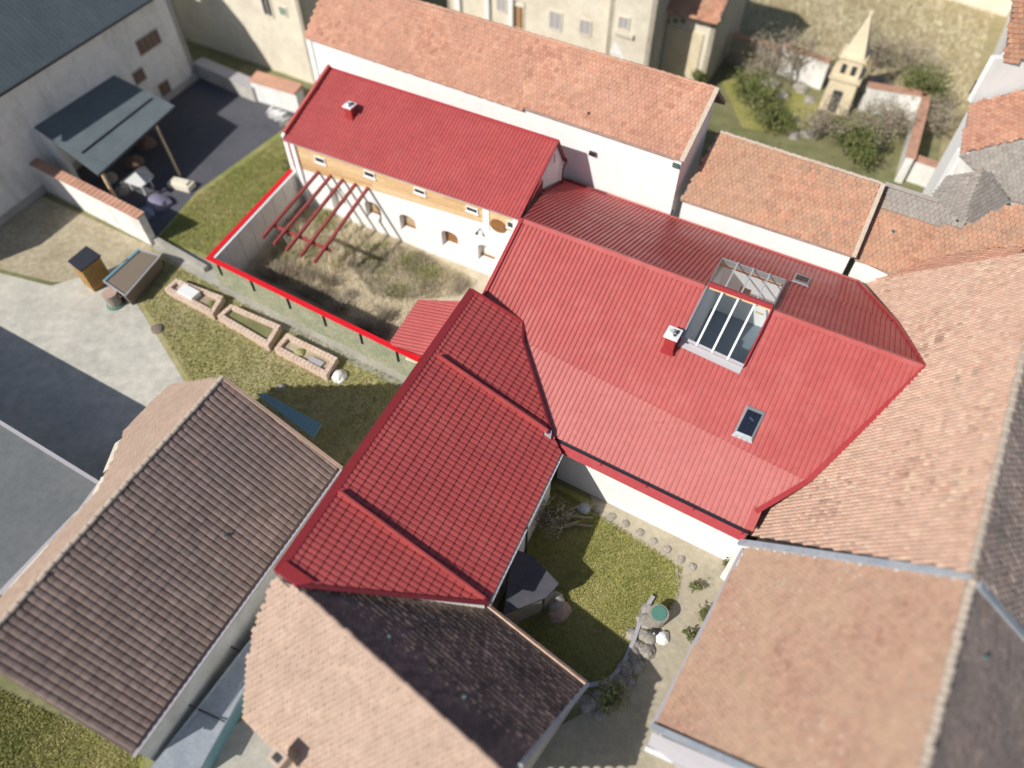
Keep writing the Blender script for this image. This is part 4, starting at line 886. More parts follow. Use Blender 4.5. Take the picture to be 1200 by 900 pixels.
def opening(t, A_, d, n, x, y, wd, hg, m=None, arch=False, frame_m=None):
    """window or door on the front wall, centred at pixel x,y"""
    pl = (n, float(n@A_)); r = ray(x, y); tt = (pl[1]-n@CAM)/(n@r); p = CAM+r*tt; m = m or M_winD
    mb = MB(); 
    f = .09; mb.box(p-UPV*(hg/2+f)-n*.04, d*(wd+2*f), n*.06, UPV*f); mb.box(p+UPV*(hg/2)-n*.04, d*(wd+2*f), n*.06, UPV*f)
    for s_ in (-1, 1): mb.box(p-UPV*hg/2+d*s_*(wd+f)/2-n*.04, d*f, n*.06, UPV*hg)
    if arch:
        for k in range(5):
            a0, a1 = math.pi*k/5, math.pi*(k+1)/5
            mb.bar(p+UPV*(hg/2+.08)+d*math.cos(a0)*wd*.6+UPV*math.sin(a0)*wd*.5-n*.05, p+UPV*(hg/2+.08)+d*math.cos(a1)*wd*.6+UPV*math.sin(a1)*wd*.5-n*.05, .08, .12)
    wo = mb.build('window', frame_m or M_cream, t)
    mb = MB(); mb.box(p-UPV*hg/2-n*.025, d*wd, n*.03, UPV*hg); o = mb.build('pane', m, wo); o.location = (0, 0, 0)
    mb = MB(); mb.box(p-UPV*hg/2-n*.05, d*.05, n*.02, UPV*hg); o = mb.build('glazing_bar', frame_m or M_cream, wo); o.location = (0, 0, 0)
    return wo
t, A_, B_, d, n = house_block('cream_building', 'tall cream rendered building half in shade behind the dark asphalt yard', 'building', (215, 45), (372, 100), 9, 7.2, M_cream, M_clayo, 32)
opening(t, A_, d, n, 313, 7, .7, 1.2); opening(t, A_, d, n, 332, 13, .5, .5, M_tealb)
gw_ = thing('low_garden_wall', 'low white garden wall with an orange tile cap at the corner of the asphalt yard', 'wall', at(330, 122, 0))
a_, b_ = at(300, 118, 0), at(352, 134, 0); dd = unit(b_-a_); nn2 = np.array([-dd[1], dd[0], 0])
mb = MB(); mb.hexa([a_, b_, b_+nn2*.8, a_+nn2*.8], [p+UPV*1.5 for p in (a_, b_, b_+nn2*.8, a_+nn2*.8)]); mb.build('wall', M_whitew, gw_)
mb = MB(); mb.hexa([p+UPV*1.5 for p in (a_-nn2*.1, b_-nn2*.1, b_+nn2*.9, a_+nn2*.9)], [p+UPV*1.6 for p in (a_-nn2*.1, b_-nn2*.1)]+[p+UPV*1.75 for p in (b_+nn2*.9, a_+nn2*.9)]); mb.build('cap', M_clayo, gw_)
gw_ = thing('low_yard_wall', 'low grey stone wall at the back of the asphalt yard below the cream building', 'wall', at(265, 100, 0))
a_, b_ = at(232, 90, 0), at(300, 120, 0); dd = unit(b_-a_); nn2 = np.array([-dd[1], dd[0], 0])
mb = MB(); mb.hexa([a_, b_, b_+nn2*.5, a_+nn2*.5], [p+UPV*1.0 for p in (a_, b_, b_+nn2*.5, a_+nn2*.5)]); mb.build('wall', M_greyw, gw_)
mb = MB(); mb.hexa([p+UPV*1.0 for p in (a_-nn2*.05, b_-nn2*.05, b_+nn2*.9, a_+nn2*.9)], [p+UPV*1.08 for p in (a_-nn2*.05, b_-nn2*.05, b_+nn2*.9, a_+nn2*.9)]); mb.build('cap', M_gflash, gw_)
st = thing('stone_block_heap', 'pale blocks heaped by the small house corner', 'stones', at(325, 140, 0))
for i in range(5): mb = MB(); mb.box(at(318+i*6, 133+i*4+rng.uniform(-3, 3), 0), ad(rng.uniform(0, 90))*.6, ad(-30)*.0+ad(60)*.5, UPV*.4); mb.build('block', M_whitew, st)
# ================================================================== LONG ORANGE ROOFS BEHIND
rows = thing('long_tiled_barn', 'long white walled barn with an orange clay tile roof behind the red roofed house', 'barn', at(600, 150, 0))
L1 = PL((357, 42, 7.0), (799, 190, 7.0), (840, 104, 9.3))
l1 = O_(L1, [(378, -12), (470, -4), (841, 104), (799, 190), (356, 42)])
mb = MB(); slab(mb, l1, L1[0], .15)
l1r0, l1r1 = on(L1, 470, -4), on(L1, 841, 104); dl = unit(l1r1-l1r0); nl = np.array([-dl[1], dl[0], 0]); nl = unit(nl)
bk = [l1r0, l1r1, l1r1+nl*2.6-UPV*2.2, l1r0+nl*2.6-UPV*2.2]; slab(mb, bk, plane3(*bk[:3])[0], .15); mb.build('roof', M_brown, rows)
tiles(rows, L1, l1, M_clayo, .22, .22, .035, O=l1r0); tiles(rows, plane3(*bk[:3]), bk, M_clayo, .22, .22, .035, O=l1r0)
caps(rows, l1r0, l1r1, M_clayo, 44, .11)
def skirt_line(mb, a, b, z0, th=.35):
    d = unit((b-a)*[1, 1, 0]); n = np.array([-d[1], d[0], 0]); mb.hexa([np.array([*p[:2], z0]) for p in (a, b, b+n*th, a+n*th)], [a, b, b+n*th, a+n*th])
mb = MB(); skirt(mb, l1, [3], inset=(.12, .12), th=.35, drop=.15); skirt(mb, l1, [2], inset=(.02, .02), th=.35, drop=.1); skirt(mb, l1, [4], inset=(.05, .05), th=.35, drop=.15); mb.build('wall', M_white, rows)
mb = MB(); mb.bar(on(L1, 841, 104)+L1[0]*.04, on(L1, 799, 190)+L1[0]*.04, .22, .08, up=L1[0]); mb.build('verge_capping', M_cap, rows)
vent(rows, L1, 690, 133, M_gutter)
mb = MB(); p = at(712, 190, 4.6); 
pl_ = plane3(np.array([*on(L1, 799, 190)[:2], 0]), np.array([*on(L1, 356, 42)[:2], 0]), on(L1, 799, 190)+np.array([0, 0, 0.]))
def onp(pl, x, y): r = ray(x, y); t = (pl[1]-pl[0]@CAM)/(pl[0]@r); return CAM+r*t
for q_, m_ in (((694, 182), M_gutter), ((792, 196), M_copper)):
    p = onp(pl_, *q_); o_ = np.array([dl[1], -dl[0], 0]); mb = MB(); mb.box(p+o_*.02, dl*.35, o_*.12, UPV*.22); mb.build('wall_vent', m_, rows)
second = thing('patchy_tiled_barn', 'lower white walled barn with a patchy rose clay tile roof beyond the red hall', 'barn', at(900, 270, 0))
L2 = PL((797, 235, 4.75), (1000, 302, 4.75), (1035, 216, 7.0))
l2 = O_(L2, [(806, 216), (843, 154), (1034, 215), (1000, 302), (797, 235)])
l2 = O_(L2, [(843, 154), (1034, 215), (1000, 302), (797, 235)])
mb = MB(); slab(mb, l2, L2[0], .15); r0_, r1_ = l2[0], l2[1]; bk = [r0_, r1_, r1_+nl*2.4-UPV*1.8, r0_+nl*2.4-UPV*1.8]; slab(mb, bk, plane3(*bk[:3])[0], .15); mb.build('roof', M_brown, second)
tiles(second, L2, l2, M_clay, .22, .21, .035); tiles(second, plane3(*bk[:3]), bk, M_clay, .22, .21, .035)
caps(second, r0_, r1_, M_cap, 26, .10)
mb = MB(); skirt(mb, l2, [2], inset=(.12, .12), th=.35, drop=.15); mb.build('wall', M_white, second)
mb = MB(); mb.bar(on(L2, 1035, 216)+L2[0]*.05, on(L2, 1000, 302)+L2[0]*.05, .2, .1, up=L2[0]); mb.build('verge_capping', M_cap, second)
third = thing('low_tiled_range', 'low range with a faded orange clay roof and green vent, right of the patchy barn', 'building', at(1100, 290, 0))
L3 = PL((1002, 300, 4.5), (1060, 320, 4.5), (1045, 222, 6.6))
l3 = O_(L3, [(1036, 217), (1098, 237), (1127, 268), (1176, 241), (1225, 237), (1225, 330), (1060, 330), (1001, 302)])
mb = MB(); slab(mb, l3, L3[0], .15); mb.build('roof', M_brown, third); tiles(third, L3, l3, M_clay, .22, .21, .035)
vent(third, L3, 1047, 271); mb = MB(); skirt(mb, l3, [6], inset=(.12, .12), th=.3, drop=.15); mb.build('wall', M_white, third)
# strip of grey roof behind third
gs = thing('grey_slate_range', 'weathered grey tiled roof strip behind the low orange range', 'building', at(1090, 240, 0))
G3 = PL((1035, 214, 6.6), (1090, 243, 6.5), (1100, 230, 5.4))
p_ = (L3[0], L3[1]+.07); q = [on(p_, *s_) for s_ in ((1037, 216), (1099, 236), (1128, 266), (1090, 261), (1036, 243))]; mb = MB(); slab(mb, q, p_[0], .12); mb.build('roof', M_greyt, gs); tiles(gs, p_, q, M_greyt, .25, .22, .03)
mb = MB(); mb.bar(q[0]+L3[0]*.03, q[1]+L3[0]*.03, .2, .08, up=L3[0]); mb.build('ridge_row', M_greyt, gs)
gh = thing('hipped_slate_house', 'small house with a grey hipped tile roof in the upper right', 'building', at(1140, 250, 0))
ap = at(1152, 201, 6.2); qs = [at(1112, 204, 5.0), at(1085, 243, 4.2), at(1183, 233, 4.6), at(1165, 203, 5.2)]
qs = [at(1108, 206, 5.6), at(1088, 238, 4.9), at(1128, 268, 4.9), at(1184, 234, 4.9), at(1162, 202, 6.0)]
mb = MB(); apx = at(1150, 199, 6.3); tl_ = []
for a_, b_ in zip(qs, qs[1:]):
    p_ = plane3(a_, b_, apx); slab(mb, [a_, b_, apx], p_[0], .12); tl_.append((p_, [a_, b_, apx]))
mb.build('roof', M_greyt, gh)
for p_, q in tl_: tiles(gh, p_, q, M_greyt, .22, .2, .03)
mb = MB(); skirt(mb, qs, [0, 1, 2], inset=(.2, .2), th=.3, drop=.35); mb.build('wall', M_cream, gh)
g4 = thing('grey_tiled_house', 'house with a wide grey tile roof at the right edge below the orange roof', 'building', at(1190, 210, 0))
q = [at(1124, 182, 5.6), at(1260, 152, 7.4), at(1260, 235, 5.0), at(1178, 238, 4.2)]; p_ = plane3(q[0], q[1], q[3]); q = [on(p_, *s) for s in ((1124, 182), (1260, 150), (1260, 250), (1180, 236))]
mb = MB(); slab(mb, q, p_[0], .15); mb.build('roof', M_greyt, g4); tiles(g4, p_, q, M_greyt, .24, .22, .03)
mb = MB(); skirt(mb, q, [3, 2], inset=(.1, .1), th=.3, drop=.15); mb.build('wall', M_whitew, g4)
# white house with orange roofs, far right
wr = thing('white_gabled_house', 'bright white walled house with orange tile roofs at the upper right edge', 'building', at(1170, 180, 0))
q5 = PL((1135, 122, 6.8), (1240, 96, 8.1), (1125, 180, 5.6)); q = [on(q5, *s) for s in ((1137, 121), (1250, 92), (1250, 150), (1125, 179))]
mb = MB(); slab(mb, q, q5[0], .15); mb.build('roof', M_brown, wr); tiles(wr, q5, q, M_clayo, .24, .22, .035)
mb = MB(); a_, b_ = at(1137, 121, 6.7), at(1250, 92, 8.1); n_2 = unit(np.array([-(b_-a_)[1], (b_-a_)[0], 0])); mb.hexa([a_, b_, b_+n_2*.4, a_+n_2*.4], [np.array([*p[:2], 9.2]) for p in (a_, b_, b_+n_2*.4, a_+n_2*.4)]); mb.build('upper_wall', M_white, wr)
q6 = PL((1176, 74, 9.0), (1250, 60, 9.9), (1186, 0, 12.0)); q = [on(q6, *s) for s in ((1176, 75), (1250, 60), (1250, -60), (1190, -60), (1188, 0))]
mb = MB(); slab(mb, q, q6[0], .15); mb.build('roof', M_brown, wr); tiles(wr, q6, q, M_clay, .26, .24, .04)
mb = MB()
for (p, q_, zt0, zt1) in ((at(1112, 192, 0), at(1186, 10, 0), 3.2, 7.0),): mb.hexa([p, q_, q_+[.5, 0, 0], p+[.5, 0, 0]], [np.array([*p[:2], zt0]), np.array([*q_[:2], zt1]), np.array([q_[0]+.5, q_[1], zt1]), np.array([p[0]+.5, p[1], zt0])])
mb.build('side_wall', M_white, wr)
mb = MB(); skirt(mb, [on(q5, *s) for s in ((1137, 121), (1250, 92), (1250, 150), (1125, 179))], [3, 2], inset=(.05, .05), th=.4, drop=.1); mb.build('wall', M_white, wr)
mb = MB(); mb.box(at(1146, 112, 6.0), ad(-10)*.9, ad(80)*.3, UPV*.8); mb.build('window', M_winD, wr)
far = thing('far_pale_house', 'pale cream building at the very top right beyond the meadow', 'building', at(1140, 8, 0))
a_, b_ = at(1110, 0, 0), at(1180, 20, 0); dd = unit(b_-a_); n2_ = np.array([-dd[1], dd[0], 0]); mb = MB(); mb.hexa([a_-dd*2, b_, b_+n2_*8, a_-dd*2+n2_*8], [p+UPV*3.4 for p in (a_-dd*2, b_, b_+n2_*8, a_-dd*2+n2_*8)]); mb.build('wall', M_cream, far)
mb = MB(); q = [p+UPV*3.4 for p in (a_-dd*2.3-n2_*.3, b_+dd*.3-n2_*.3, b_+dd*.3+n2_*8.3, a_-dd*2.3+n2_*8.3)]; mb.hexa(q, [p+UPV*.2 for p in q]); mb.build('roof', M_clay, far)
# ================================================================== OLD CREAM BUILDINGS TOP CENTRE
t, A_, B_, d, n = house_block('old_cream_house', 'old cream house with arched doorway and grey windows along the top edge', 'building', (528, 52), (712, 108), 9, 8, M_cream, M_clay, 30)
opening(t, A_, d, n, 588, 5, .7, .9, M_gflash); opening(t, A_, d, n, 608, 20, .7, 1.5, M_woodd, True); opening(t, A_, d, n, 651, 24, .8, 1.1, M_gflash); opening(t, A_, d, n, 686, 32, .7, .9, M_gflash); opening(t, A_, d, n, 637, 50, 1.2, .3, M_greyw); opening(t, A_, d, n, 668, 62, .5, .8, M_cream)
mb = MB(); pl2 = (n, float(n@A_)); 
for x_ in (540, 573, 600): 
    r = ray(x_, 40); p = CAM+r*((pl2[1]-n@CAM)/(n@r)); mb.box(np.array([p[0], p[1], 0])-n*.12, d*.35, n*.25, UPV*8)
mb.build('pilaster', M_white, t)
t, A_, B_, d, n = house_block('narrow_gabled_house', 'narrow cream gabled house front between two taller ones at the top', 'building', (704, 112), (752, 124), 7, 8.5, M_cream, M_clay, 30)
opening(t, A_, d, n, 731, 27, .6, .7, M_gflash); opening(t, A_, d, n, 720, 68, .5, .5, M_gflash)
mb = MB(); pl2 = (n, float(n@A_)); 
def pp(x_, y_): r = ray(x_, y_); return CAM+r*((pl2[1]-n@CAM)/(n@r))
mb.hexa([pp(704, 84)-n*.05, pp(745, 94)-n*.05, pp(722, 48)-n*.05], [pp(704, 84)+n*.02, pp(745, 94)+n*.02, pp(722, 48)+n*.02]); mb.build('gable_patch', M_white, t)
mb = MB(); mb.bar(pp(720, 38)-n*.1, pp(742, 45)-n*.1, .15, .25); mb.build('window_hood', M_cream, t)
t, A_, B_, d, n = house_block('hooded_cream_house', 'cream house with dark vents under a deep tiled eave, top centre right', 'building', (767, 92), (822, 108), 7.5, 5.6, M_cream, M_clay, 32, eaves=.7)
for x_ in (783, 792, 801): opening(t, A_, d, n, x_, 24, .3, .35, M_dark)
mb = MB(); mb.box((A_+B_)/2+UPV*1.0-n*.05, d*2.2, n*.1, UPV*3.0); mb.build('render_panel', M_sand, t)
t, A_, B_, d, n = house_block('shadowed_link_house', 'small grey fronted link building recessed in shade between the cream houses', 'building', (745, 80), (775, 88), 5, 6.5, M_greyw, M_clay, 25)
# shrubs against these walls
def blob_tree(name, label, cat, base, r, h, leafm, n=900, trunk=.4, seed=1, leaf=.12, flat=1., bark=M_bark, branches=9):
    rs = np.random.default_rng(seed); t = thing(name, label, cat, base); base = np.array(base, float)
    mb = MB(); top = base+UPV*(h*.75)+np.array([rs.normal(0, .1), rs.normal(0, .1), 0]); mb.tube(base, base+(top-base)*.5, .05*h/2+.03, 7, .035*h/2+.02); mb.tube(base+(top-base)*.5, top, .035*h/2+.02, 6, .02)
    tips = []
    for k in range(branches):
        a_ = rs.uniform(0, 6.28); s_ = base+(top-base)*rs.uniform(.3, .95); e_ = s_+np.array([math.cos(a_), math.sin(a_), rs.uniform(.3, 1.1)])*r*rs.uniform(.5, .9); mb.tube(s_, e_, .03+.01*h, 5, .012); tips.append(e_)
        for _ in range(3): a2 = rs.uniform(0, 6.28); m_ = s_+(e_-s_)*rs.uniform(.4, 1); f_ = m_+np.array([math.cos(a2), math.sin(a2), rs.uniform(.0, 1)])*r*.4; mb.tube(m_, f_, .015, 4, .006); tips.append(f_)
    mb.build('trunk', bark, t)
    tips = np.array(tips); cidx = rs.integers(0, len(tips), n); cs = rs.uniform(.12, .3, len(tips))*r
    P_ = tips[cidx]+rs.normal(0, 1, (n, 3))*cs[cidx][:, None]*[1, 1, .8]; P_[:, 2] = np.maximum(P_[:, 2], base[2]+.05)
    a_ = rs.normal(0, 1, (n, 3)); a_ /= np.linalg.norm(a_, axis=1)[:, None]; b_ = np.cross(a_, rs.normal(0, 1, (n, 3))); b_ /= np.linalg.norm(b_, axis=1)[:, None]
    s_ = leaf*rs.uniform(.5, 1.3, n)[:, None]; v = np.stack([P_-a_*s_, P_+b_*s_*.5, P_+a_*s_, P_-b_*s_*.5], 1).reshape(-1, 3)
    npmesh('crown', v, np.arange(4*n).reshape(-1, 4), leafm, t, np.repeat(np.clip(rs.uniform(0, 1, len(tips))[cidx]*.7+rs.uniform(0, .3, n), 0, 1), 4))
    return t
blob_tree('shrub', 'round olive shrub against the old cream house at the top edge', 'shrub', at(694, 78, 0), 1.1, 2.6, M_leaf, 1400, seed=2)
blob_tree('shrub', 'small green shrub at the corner of the hooded cream house', 'shrub', at(812, 104, 0), .6, 1.8, M_leaf, 900, seed=3)
# ================================================================== CHAPEL TOWER, RUIN WALLS, GARDEN
tw = thing('stone_spire_monument', 'pale limestone spire monument with a dark doorway rising from the garden, upper right', 'monument', at(978, 125, 0))
tb_ = at(979, 124, 0); u1, u2 = ad(-29), ad(61); zz = 0; 
def tier(z0, z1, w0, w1, m=M_sand, name='tier', mbx=None):
    q = lambda w, z: [tb_+u1*w*a/2+u2*w*b/2+UPV*z for a, b in ((-1, -1), (1, -1), (1, 1), (-1, 1))]
    mb = mbx or MB(); mb.hexa(q(w0, z0), q(w1, z1)); return mb if mbx is not None else mb.build(name, m, tw)
tier(0, 2.3, 1.9, 1.75, name='base'); tier(2.3, 2.5, 2.0, 2.0, name='cornice'); tier(2.5, 3.7, 1.55, 1.5, name='belfry'); tier(3.7, 3.85, 1.75, 1.7, name='upper_cornice'); tier(3.85, 6.3, 1.35, .12, name='spire'); tier(6.3, 6.55, .22, .2, name='finial')
mb = MB(); mb.box(tb_-u2*.94+UPV*.1-u1*.1, u1*.6, u2*.08, UPV*1.5); mb.build('doorway', M_dark, tw)
mb = MB(); [mb.box(tb_-u2*.78+UPV*2.75+u1*s_, u1*.3, u2*.06, UPV*.6) for s_ in (-.32, .32)]; mb.build('belfry_opening', M_dark, tw)
def gwall(name, label, pts, h, th, wm, cm=None, coping=.1):
    a3 = [at(*p, 0) for p in pts]; t = thing(name, label, 'wall', sum(a3)/len(a3)); mb = MB(); mc = MB()
    for a_, b_ in zip(a3, a3[1:]): mb.bar(a_, b_, th, h); mc.bar(a_+UPV*h, b_+UPV*h, th+.14, coping)
    mb.build('wall', wm, t)
    if cm: mc.build('coping', cm, t)
    return t
gwall('garden_wall', 'pale garden wall with orange coping turning a corner beyond the spire monument', [(1005, 128), (1072, 140), (1058, 192), (1052, 214)], 1.8, .45, M_whitew, M_clayo)
gwall('garden_wall', 'pale garden wall with orange coping running to the white gabled house', [(1052, 206), (1098, 222)], 1.5, .45, M_whitew, M_clayo)
gwall('ruined_wall', 'crumbling stone wall with orange coping left of the spire monument', [(852, 72), (905, 88)], 2.0, .4, M_stone, M_clay)
gwall('ruined_wall', 'broken pale stone wall between the shaded wall and the spire monument', [(908, 84), (962, 104)], 2.0, .4, M_whitew, M_clay)
for i, (x, y, r_) in enumerate(((903, 98, .7), (918, 112, .5), (938, 104, .6), (948, 118, .45), (960, 150, .6), (945, 158, .5), (930, 160, .45), (1030, 100, .8), (1045, 108, .6))):
    lump('boulder', at(x, y, 0), r_, M_stone, ['pale boulder nearest the ruined wall', 'small boulder below the ruined wall', 'boulder between the ruin and the spire monument', 'small boulder left of the monument foot', 'large boulder below the monument on the path side', 'middle boulder of the three under the monument', 'leftmost boulder of the three under the monument', 'dark grey boulder right of the spire monument', 'grey boulder beside the garden wall corner'][i], 'boulder', .7, 30+i)
sp = [((890, 95), 1.3, 2.2, M_twig), ((925, 100), 1.5, 2.8, M_twig), ((955, 165), 1.3, 2.2, M_twig), ((988, 182), .9, 1.2, M_leaf), ((1012, 175), 1.5, 2.2, M_twig), ((1035, 160), 1.3, 2.2, M_twig), ((1000, 192), 1.0, 1.6, M_leaf), ((1020, 85), 1.7, 3.0, M_twig), ((1075, 130), 1.4, 2.4, M_leaf), ((1060, 100), 1.4, 2.4, M_twig), ((900, 150), 1.2, 1.2, M_leaf), ((880, 128), 1.3, 1.3, M_leaf), ((1088, 160), 1.2, 2.0, M_twig)]
lbs = ['bare brown bush beside the shaded ruined wall', 'bare twiggy tree standing over the broken pale wall', 'bare bush below the spire monument on its left', 'olive bush directly below the spire monument', 'dry brown bush in the middle of the walled garden', 'dry bush close to the garden wall corner', 'bright green bush at the front of the walled garden', 'tall bare tree on the meadow edge behind the monument', 'dark green bush behind the garden wall corner', 'bare bush on the meadow right of the monument', 'low yellow green bush on the sunny lawn patch', 'low green bush at the left of the sunny lawn patch', 'bare bush between the garden wall and the white gabled house']
for i, (p, r_, h_, m_) in enumerate(sp): blob_tree('bush' if h_ < 2.7 else 'bare_tree', lbs[i], 'bush' if h_ < 2.7 else 'tree', at(*p, 0), r_*1.1, h_, m_, 2400 if m_ is M_leaf else 1900, seed=40+i, leaf=.10 if m_ is M_leaf else .07)
ground_patch('sunny_lawn', [(845, 95), (880, 90), (960, 118), (950, 160), (870, 150)], M_lawnd, .020)
# ================================================================== LEFT MID: beds, shed, trough, barrel
def bed(pix, label, fill):
    q = [at(*p, .5) for p in pix]; c = sum(q)/4; t = thing('raised_bed', label, 'raised bed', [c[0], c[1], 0], 'brick raised beds along the screen fence')
    t_ = .24
    k = 0
    for i in range(4):
        a_, b_ = q[i], q[(i+1) % 4]; d = unit((b_-a_)*[1, 1, 0]); n = np.array([-d[1], d[0], 0]); n = n if (c-a_)@n > 0 else -n; L = np.linalg.norm((b_-a_)[:2])
        nb3 = int(L/.25)
        for row in range(4):
            mb = MB() if row == 0 else mb
            for j in range(nb3):
                a0 = a_+d*(t_+.01+(L-t_)*j/nb3+.006); b0_ = a_+d*(t_+.01+(L-t_)*(j+1)/nb3-.02); z_ = row*.125+.0
                o = n*rng.uniform(0, .015); e_ = n*t_
                mb.hexa([np.array([*(x+o_)[:2], z_]) for x, o_ in ((a0, o), (b0_, o), (b0_, e_), (a0, e_))], [np.array([*(x+o_)[:2], z_+.117]) for x, o_ in ((a0, o), (b0_, o), (b0_, e_), (a0, e_))], float(rng.uniform(0, 1)))
        mb.build('brick_side', M_brick, t)
    mb = MB(); ins = [np.array([*(p+(c-p)*.18)[:2], .3]) for p in q]; mb.hexa([np.array([*p[:2], 0.05]) for p in ins], ins); mb.build('soil', M_soil if fill else M_ground, t)
    return t, c
b1_, c1 = bed([(192, 338), (206, 326), (262, 347), (249, 368)], 'leftmost brick raised bed with a pale cloche on its soil', 1)
b2_, c2 = bed([(254, 370), (270, 356), (329, 381), (314, 405)], 'middle brick raised bed of the three, with bare soil', 0)
b3_, c3 = bed([(321, 408), (336, 390), (396, 419), (382, 440)], 'rightmost brick raised bed of the three, beside the grey stone', 1)
cl = thing('cloche', 'pale translucent cloche set in the leftmost raised bed', 'cloche', at(222, 344, .3))
mb = MB(); c_ = np.array([*at(222, 344, .45)[:2], .3]); mb.box(c_, ad(-31)*1.1, ad(59)*.6, UPV*.35); mb.build('cover', M_frame, cl)
mb = MB(); mb.box(c_, ad(-31)*1.16, ad(59)*.66, UPV*.05); mb.build('frame', M_gflash, cl)
lump('salad_plant', np.array([*at(248, 355, .4)[:2], .3]), .25, M_leaf, 'green salad plant at the right end of the leftmost bed', 'plant', .8, 5)
lump('plant_clump', np.array([*at(350, 412, .4)[:2], .3]), .3, M_weed, 'dull green plant clump in the middle of the rightmost bed', 'plant', .6, 6)
tr_ = MB(); tr_.box(np.array([*at(370, 424, .4)[:2], .3]), ad(-31)*.8, ad(59)*.4, UPV*.1); tr_.build('seed_tray', M_gflash, None, 'grey tray lying at the right end of the rightmost bed', 'tray')
lump('garden_stone', at(398, 442, 0), .42, M_whitew, 'pale round stone at the end of the rightmost raised bed', 'stone', .9, 7)
lump('garden_stone', at(330, 455, 0), .25, M_stone, 'small grey stone on the lawn above the teal awning', 'stone', .9, 8)
lump('molehill', at(185, 386, 0), .35, M_bark, 'dark molehill in the grass left of the raised beds', 'molehill', .5, 9)
sh = thing('garden_shed', 'small yellow plank shed with a dark felt roof on rough ground', 'shed', at(104, 335, 0))
q = [at(79, 306, 1.7), at(101, 288, 1.9), at(118, 299, 1.9), at(94, 318, 1.7)]
mb = MB(); mb.hexa([p-UPV*.08 for p in q], q); mb.build('roof', M_gutter, sh)
c_ = sum(q)/4
for i in range(4):
    a_, b_ = [p+(c_-p)*.1-UPV*.09 for p in (q[i], q[(i+1) % 4])]; nbp = 6
    for k in range(nbp):
        p, r_ = a_+(b_-a_)*k/nbp, a_+(b_-a_)*(k+.93)/nbp; inw = unit((c_-(a_+b_)/2)*[1, 1, 0])*.03
        mb = MB(); mb.hexa([np.array([*x[:2], .05]) for x in (p, r_, r_+inw, p+inw)], [p, r_, r_+inw, p+inw]); mb.build('plank', M_yellow, sh)
tg = thing('garden_trough', 'long dark trough with a teal rim lying beside the yellow shed', 'trough', at(155, 322, 0))
q = [at(122, 330, .9), at(163, 293, .9), at(188, 300, .9), at(147, 347, .9)]; c_ = sum(q)/4
mb = MB(); mb.hexa([np.array([*(p+(c_-p)*.08)[:2], .02]) for p in q], [p-UPV*.02 for p in q]); mb.build('body', M_bark, tg)
mb = MB(); mb.bar(q[0], q[1], .16, .06); mb.build('rim', M_teal, tg); mb = MB(); mb.bar(q[1], q[2], .08, .05); mb.bar(q[2], q[3], .08, .05); mb.bar(q[3], q[0], .08, .05); mb.build('rim', M_gflash, tg)
mb = MB(); ii = [p+(c_-p)*.16-UPV*.0 for p in q]; mb.hexa([p-UPV*.03 for p in ii], ii); mb.build('lid', M_bark, tg)
br = thing('rain_barrel', 'round barrel with a green base ring at the lower end of the trough', 'barrel', at(136, 357, 0))
p = at(136, 357, 0); mb = MB(); mb.tube(p+UPV*.1, p+UPV*.85, .38, 16, .36); mb.build('body', M_stone, br); mb = MB(); mb.tube(p, p+UPV*.12, .48, 16, .45); mb.build('base_ring', M_tealb, br); mb = MB(); mb.tube(p+UPV*.85, p+UPV*.9, .39, 16); mb.build('lid', M_clayp, br)
# ================================================================== COURTYARD
cy = thing('firewood_shelter', 'small dark roofed shelter tucked against the red wing in the courtyard', 'shelter', at(620, 690, 0))
q = [at(601, 642, 1.9), at(625, 652, 1.7), at(655, 684, 1.7), at(640, 700, 1.8), at(590, 720, 2.0)]
mb = MB(); mb.hexa([p-UPV*.1 for p in q], q); mb.build('roof', M_asph, cy); mb = MB(); skirt(mb, q, [0, 1, 2, 3], inset=(.1, .1), th=.1, drop=.1); mb.build('wall', M_stone, cy)
lump('clay_pot', at(628, 706, .5), .32, M_clayp, 'round terracotta pot beside the dark shelter', 'pot', 1.1, 11); lump('stone_basin', at(650, 704, .2), .4, M_stone, 'round grey stone basin right of the terracotta pot', 'basin', .7, 12)
lump('boulder', at(655, 716, 0), .5, M_clayp, 'rough sandy boulder at the courtyard lawn edge by the basin', 'boulder', .6, 13)
rs = np.random.default_rng(5); stones = []
path_pts = [(700, 597), (716, 606), (733, 614), (750, 624), (766, 634), (782, 644), (798, 656), (812, 664)]
for i, (x, y) in enumerate(path_pts):
    s_ = lump('edging_stone', at(x, y, 0), .17+.05*rs.uniform(), M_stone, ['leftmost','second','third','fourth','fifth','sixth','seventh','rightmost'][i]+' grey edging stone in the row under the white courtyard wall', 'stone', .6, 60+i); s_['group'] = 'edging stones under the white wall'
ed_ = [(762, 712), (757, 728), (752, 742), (746, 756), (742, 770), (735, 783), (726, 797), (714, 808), (700, 816), (742, 742), (768, 724), (736, 800), (724, 812), (690, 828), (706, 836), (754, 764), (746, 782), (760, 748), (680, 818), (716, 826)]
for i, (x, y) in enumerate(ed_):
    s_ = lump('rock', at(x+rs.uniform(-3, 3), y+rs.uniform(-3, 3), 0), .22+.16*rs.uniform(), M_stone, 'grey rock in the curved rockery edge of the courtyard lawn', 'rock', .7, 90+i); s_['group'] = 'rocks of the rockery edge'
kb = MB()
for a_, b_ in zip([(765, 700), (752, 722), (742, 752), (730, 780), (712, 800)], [(752, 722), (742, 752), (730, 780), (712, 800), (680, 806)]): kb.bar(at(*a_, 0), at(*b_, 0), .16, .18)
kb.build('lawn_kerb', M_gflash, None, 'curved grey kerb bounding the courtyard lawn on its right', 'kerb')
wt_ = thing('water_tub', 'green water tub with a wooden rim at the courtyard path', 'tub', at(769, 726, 0))
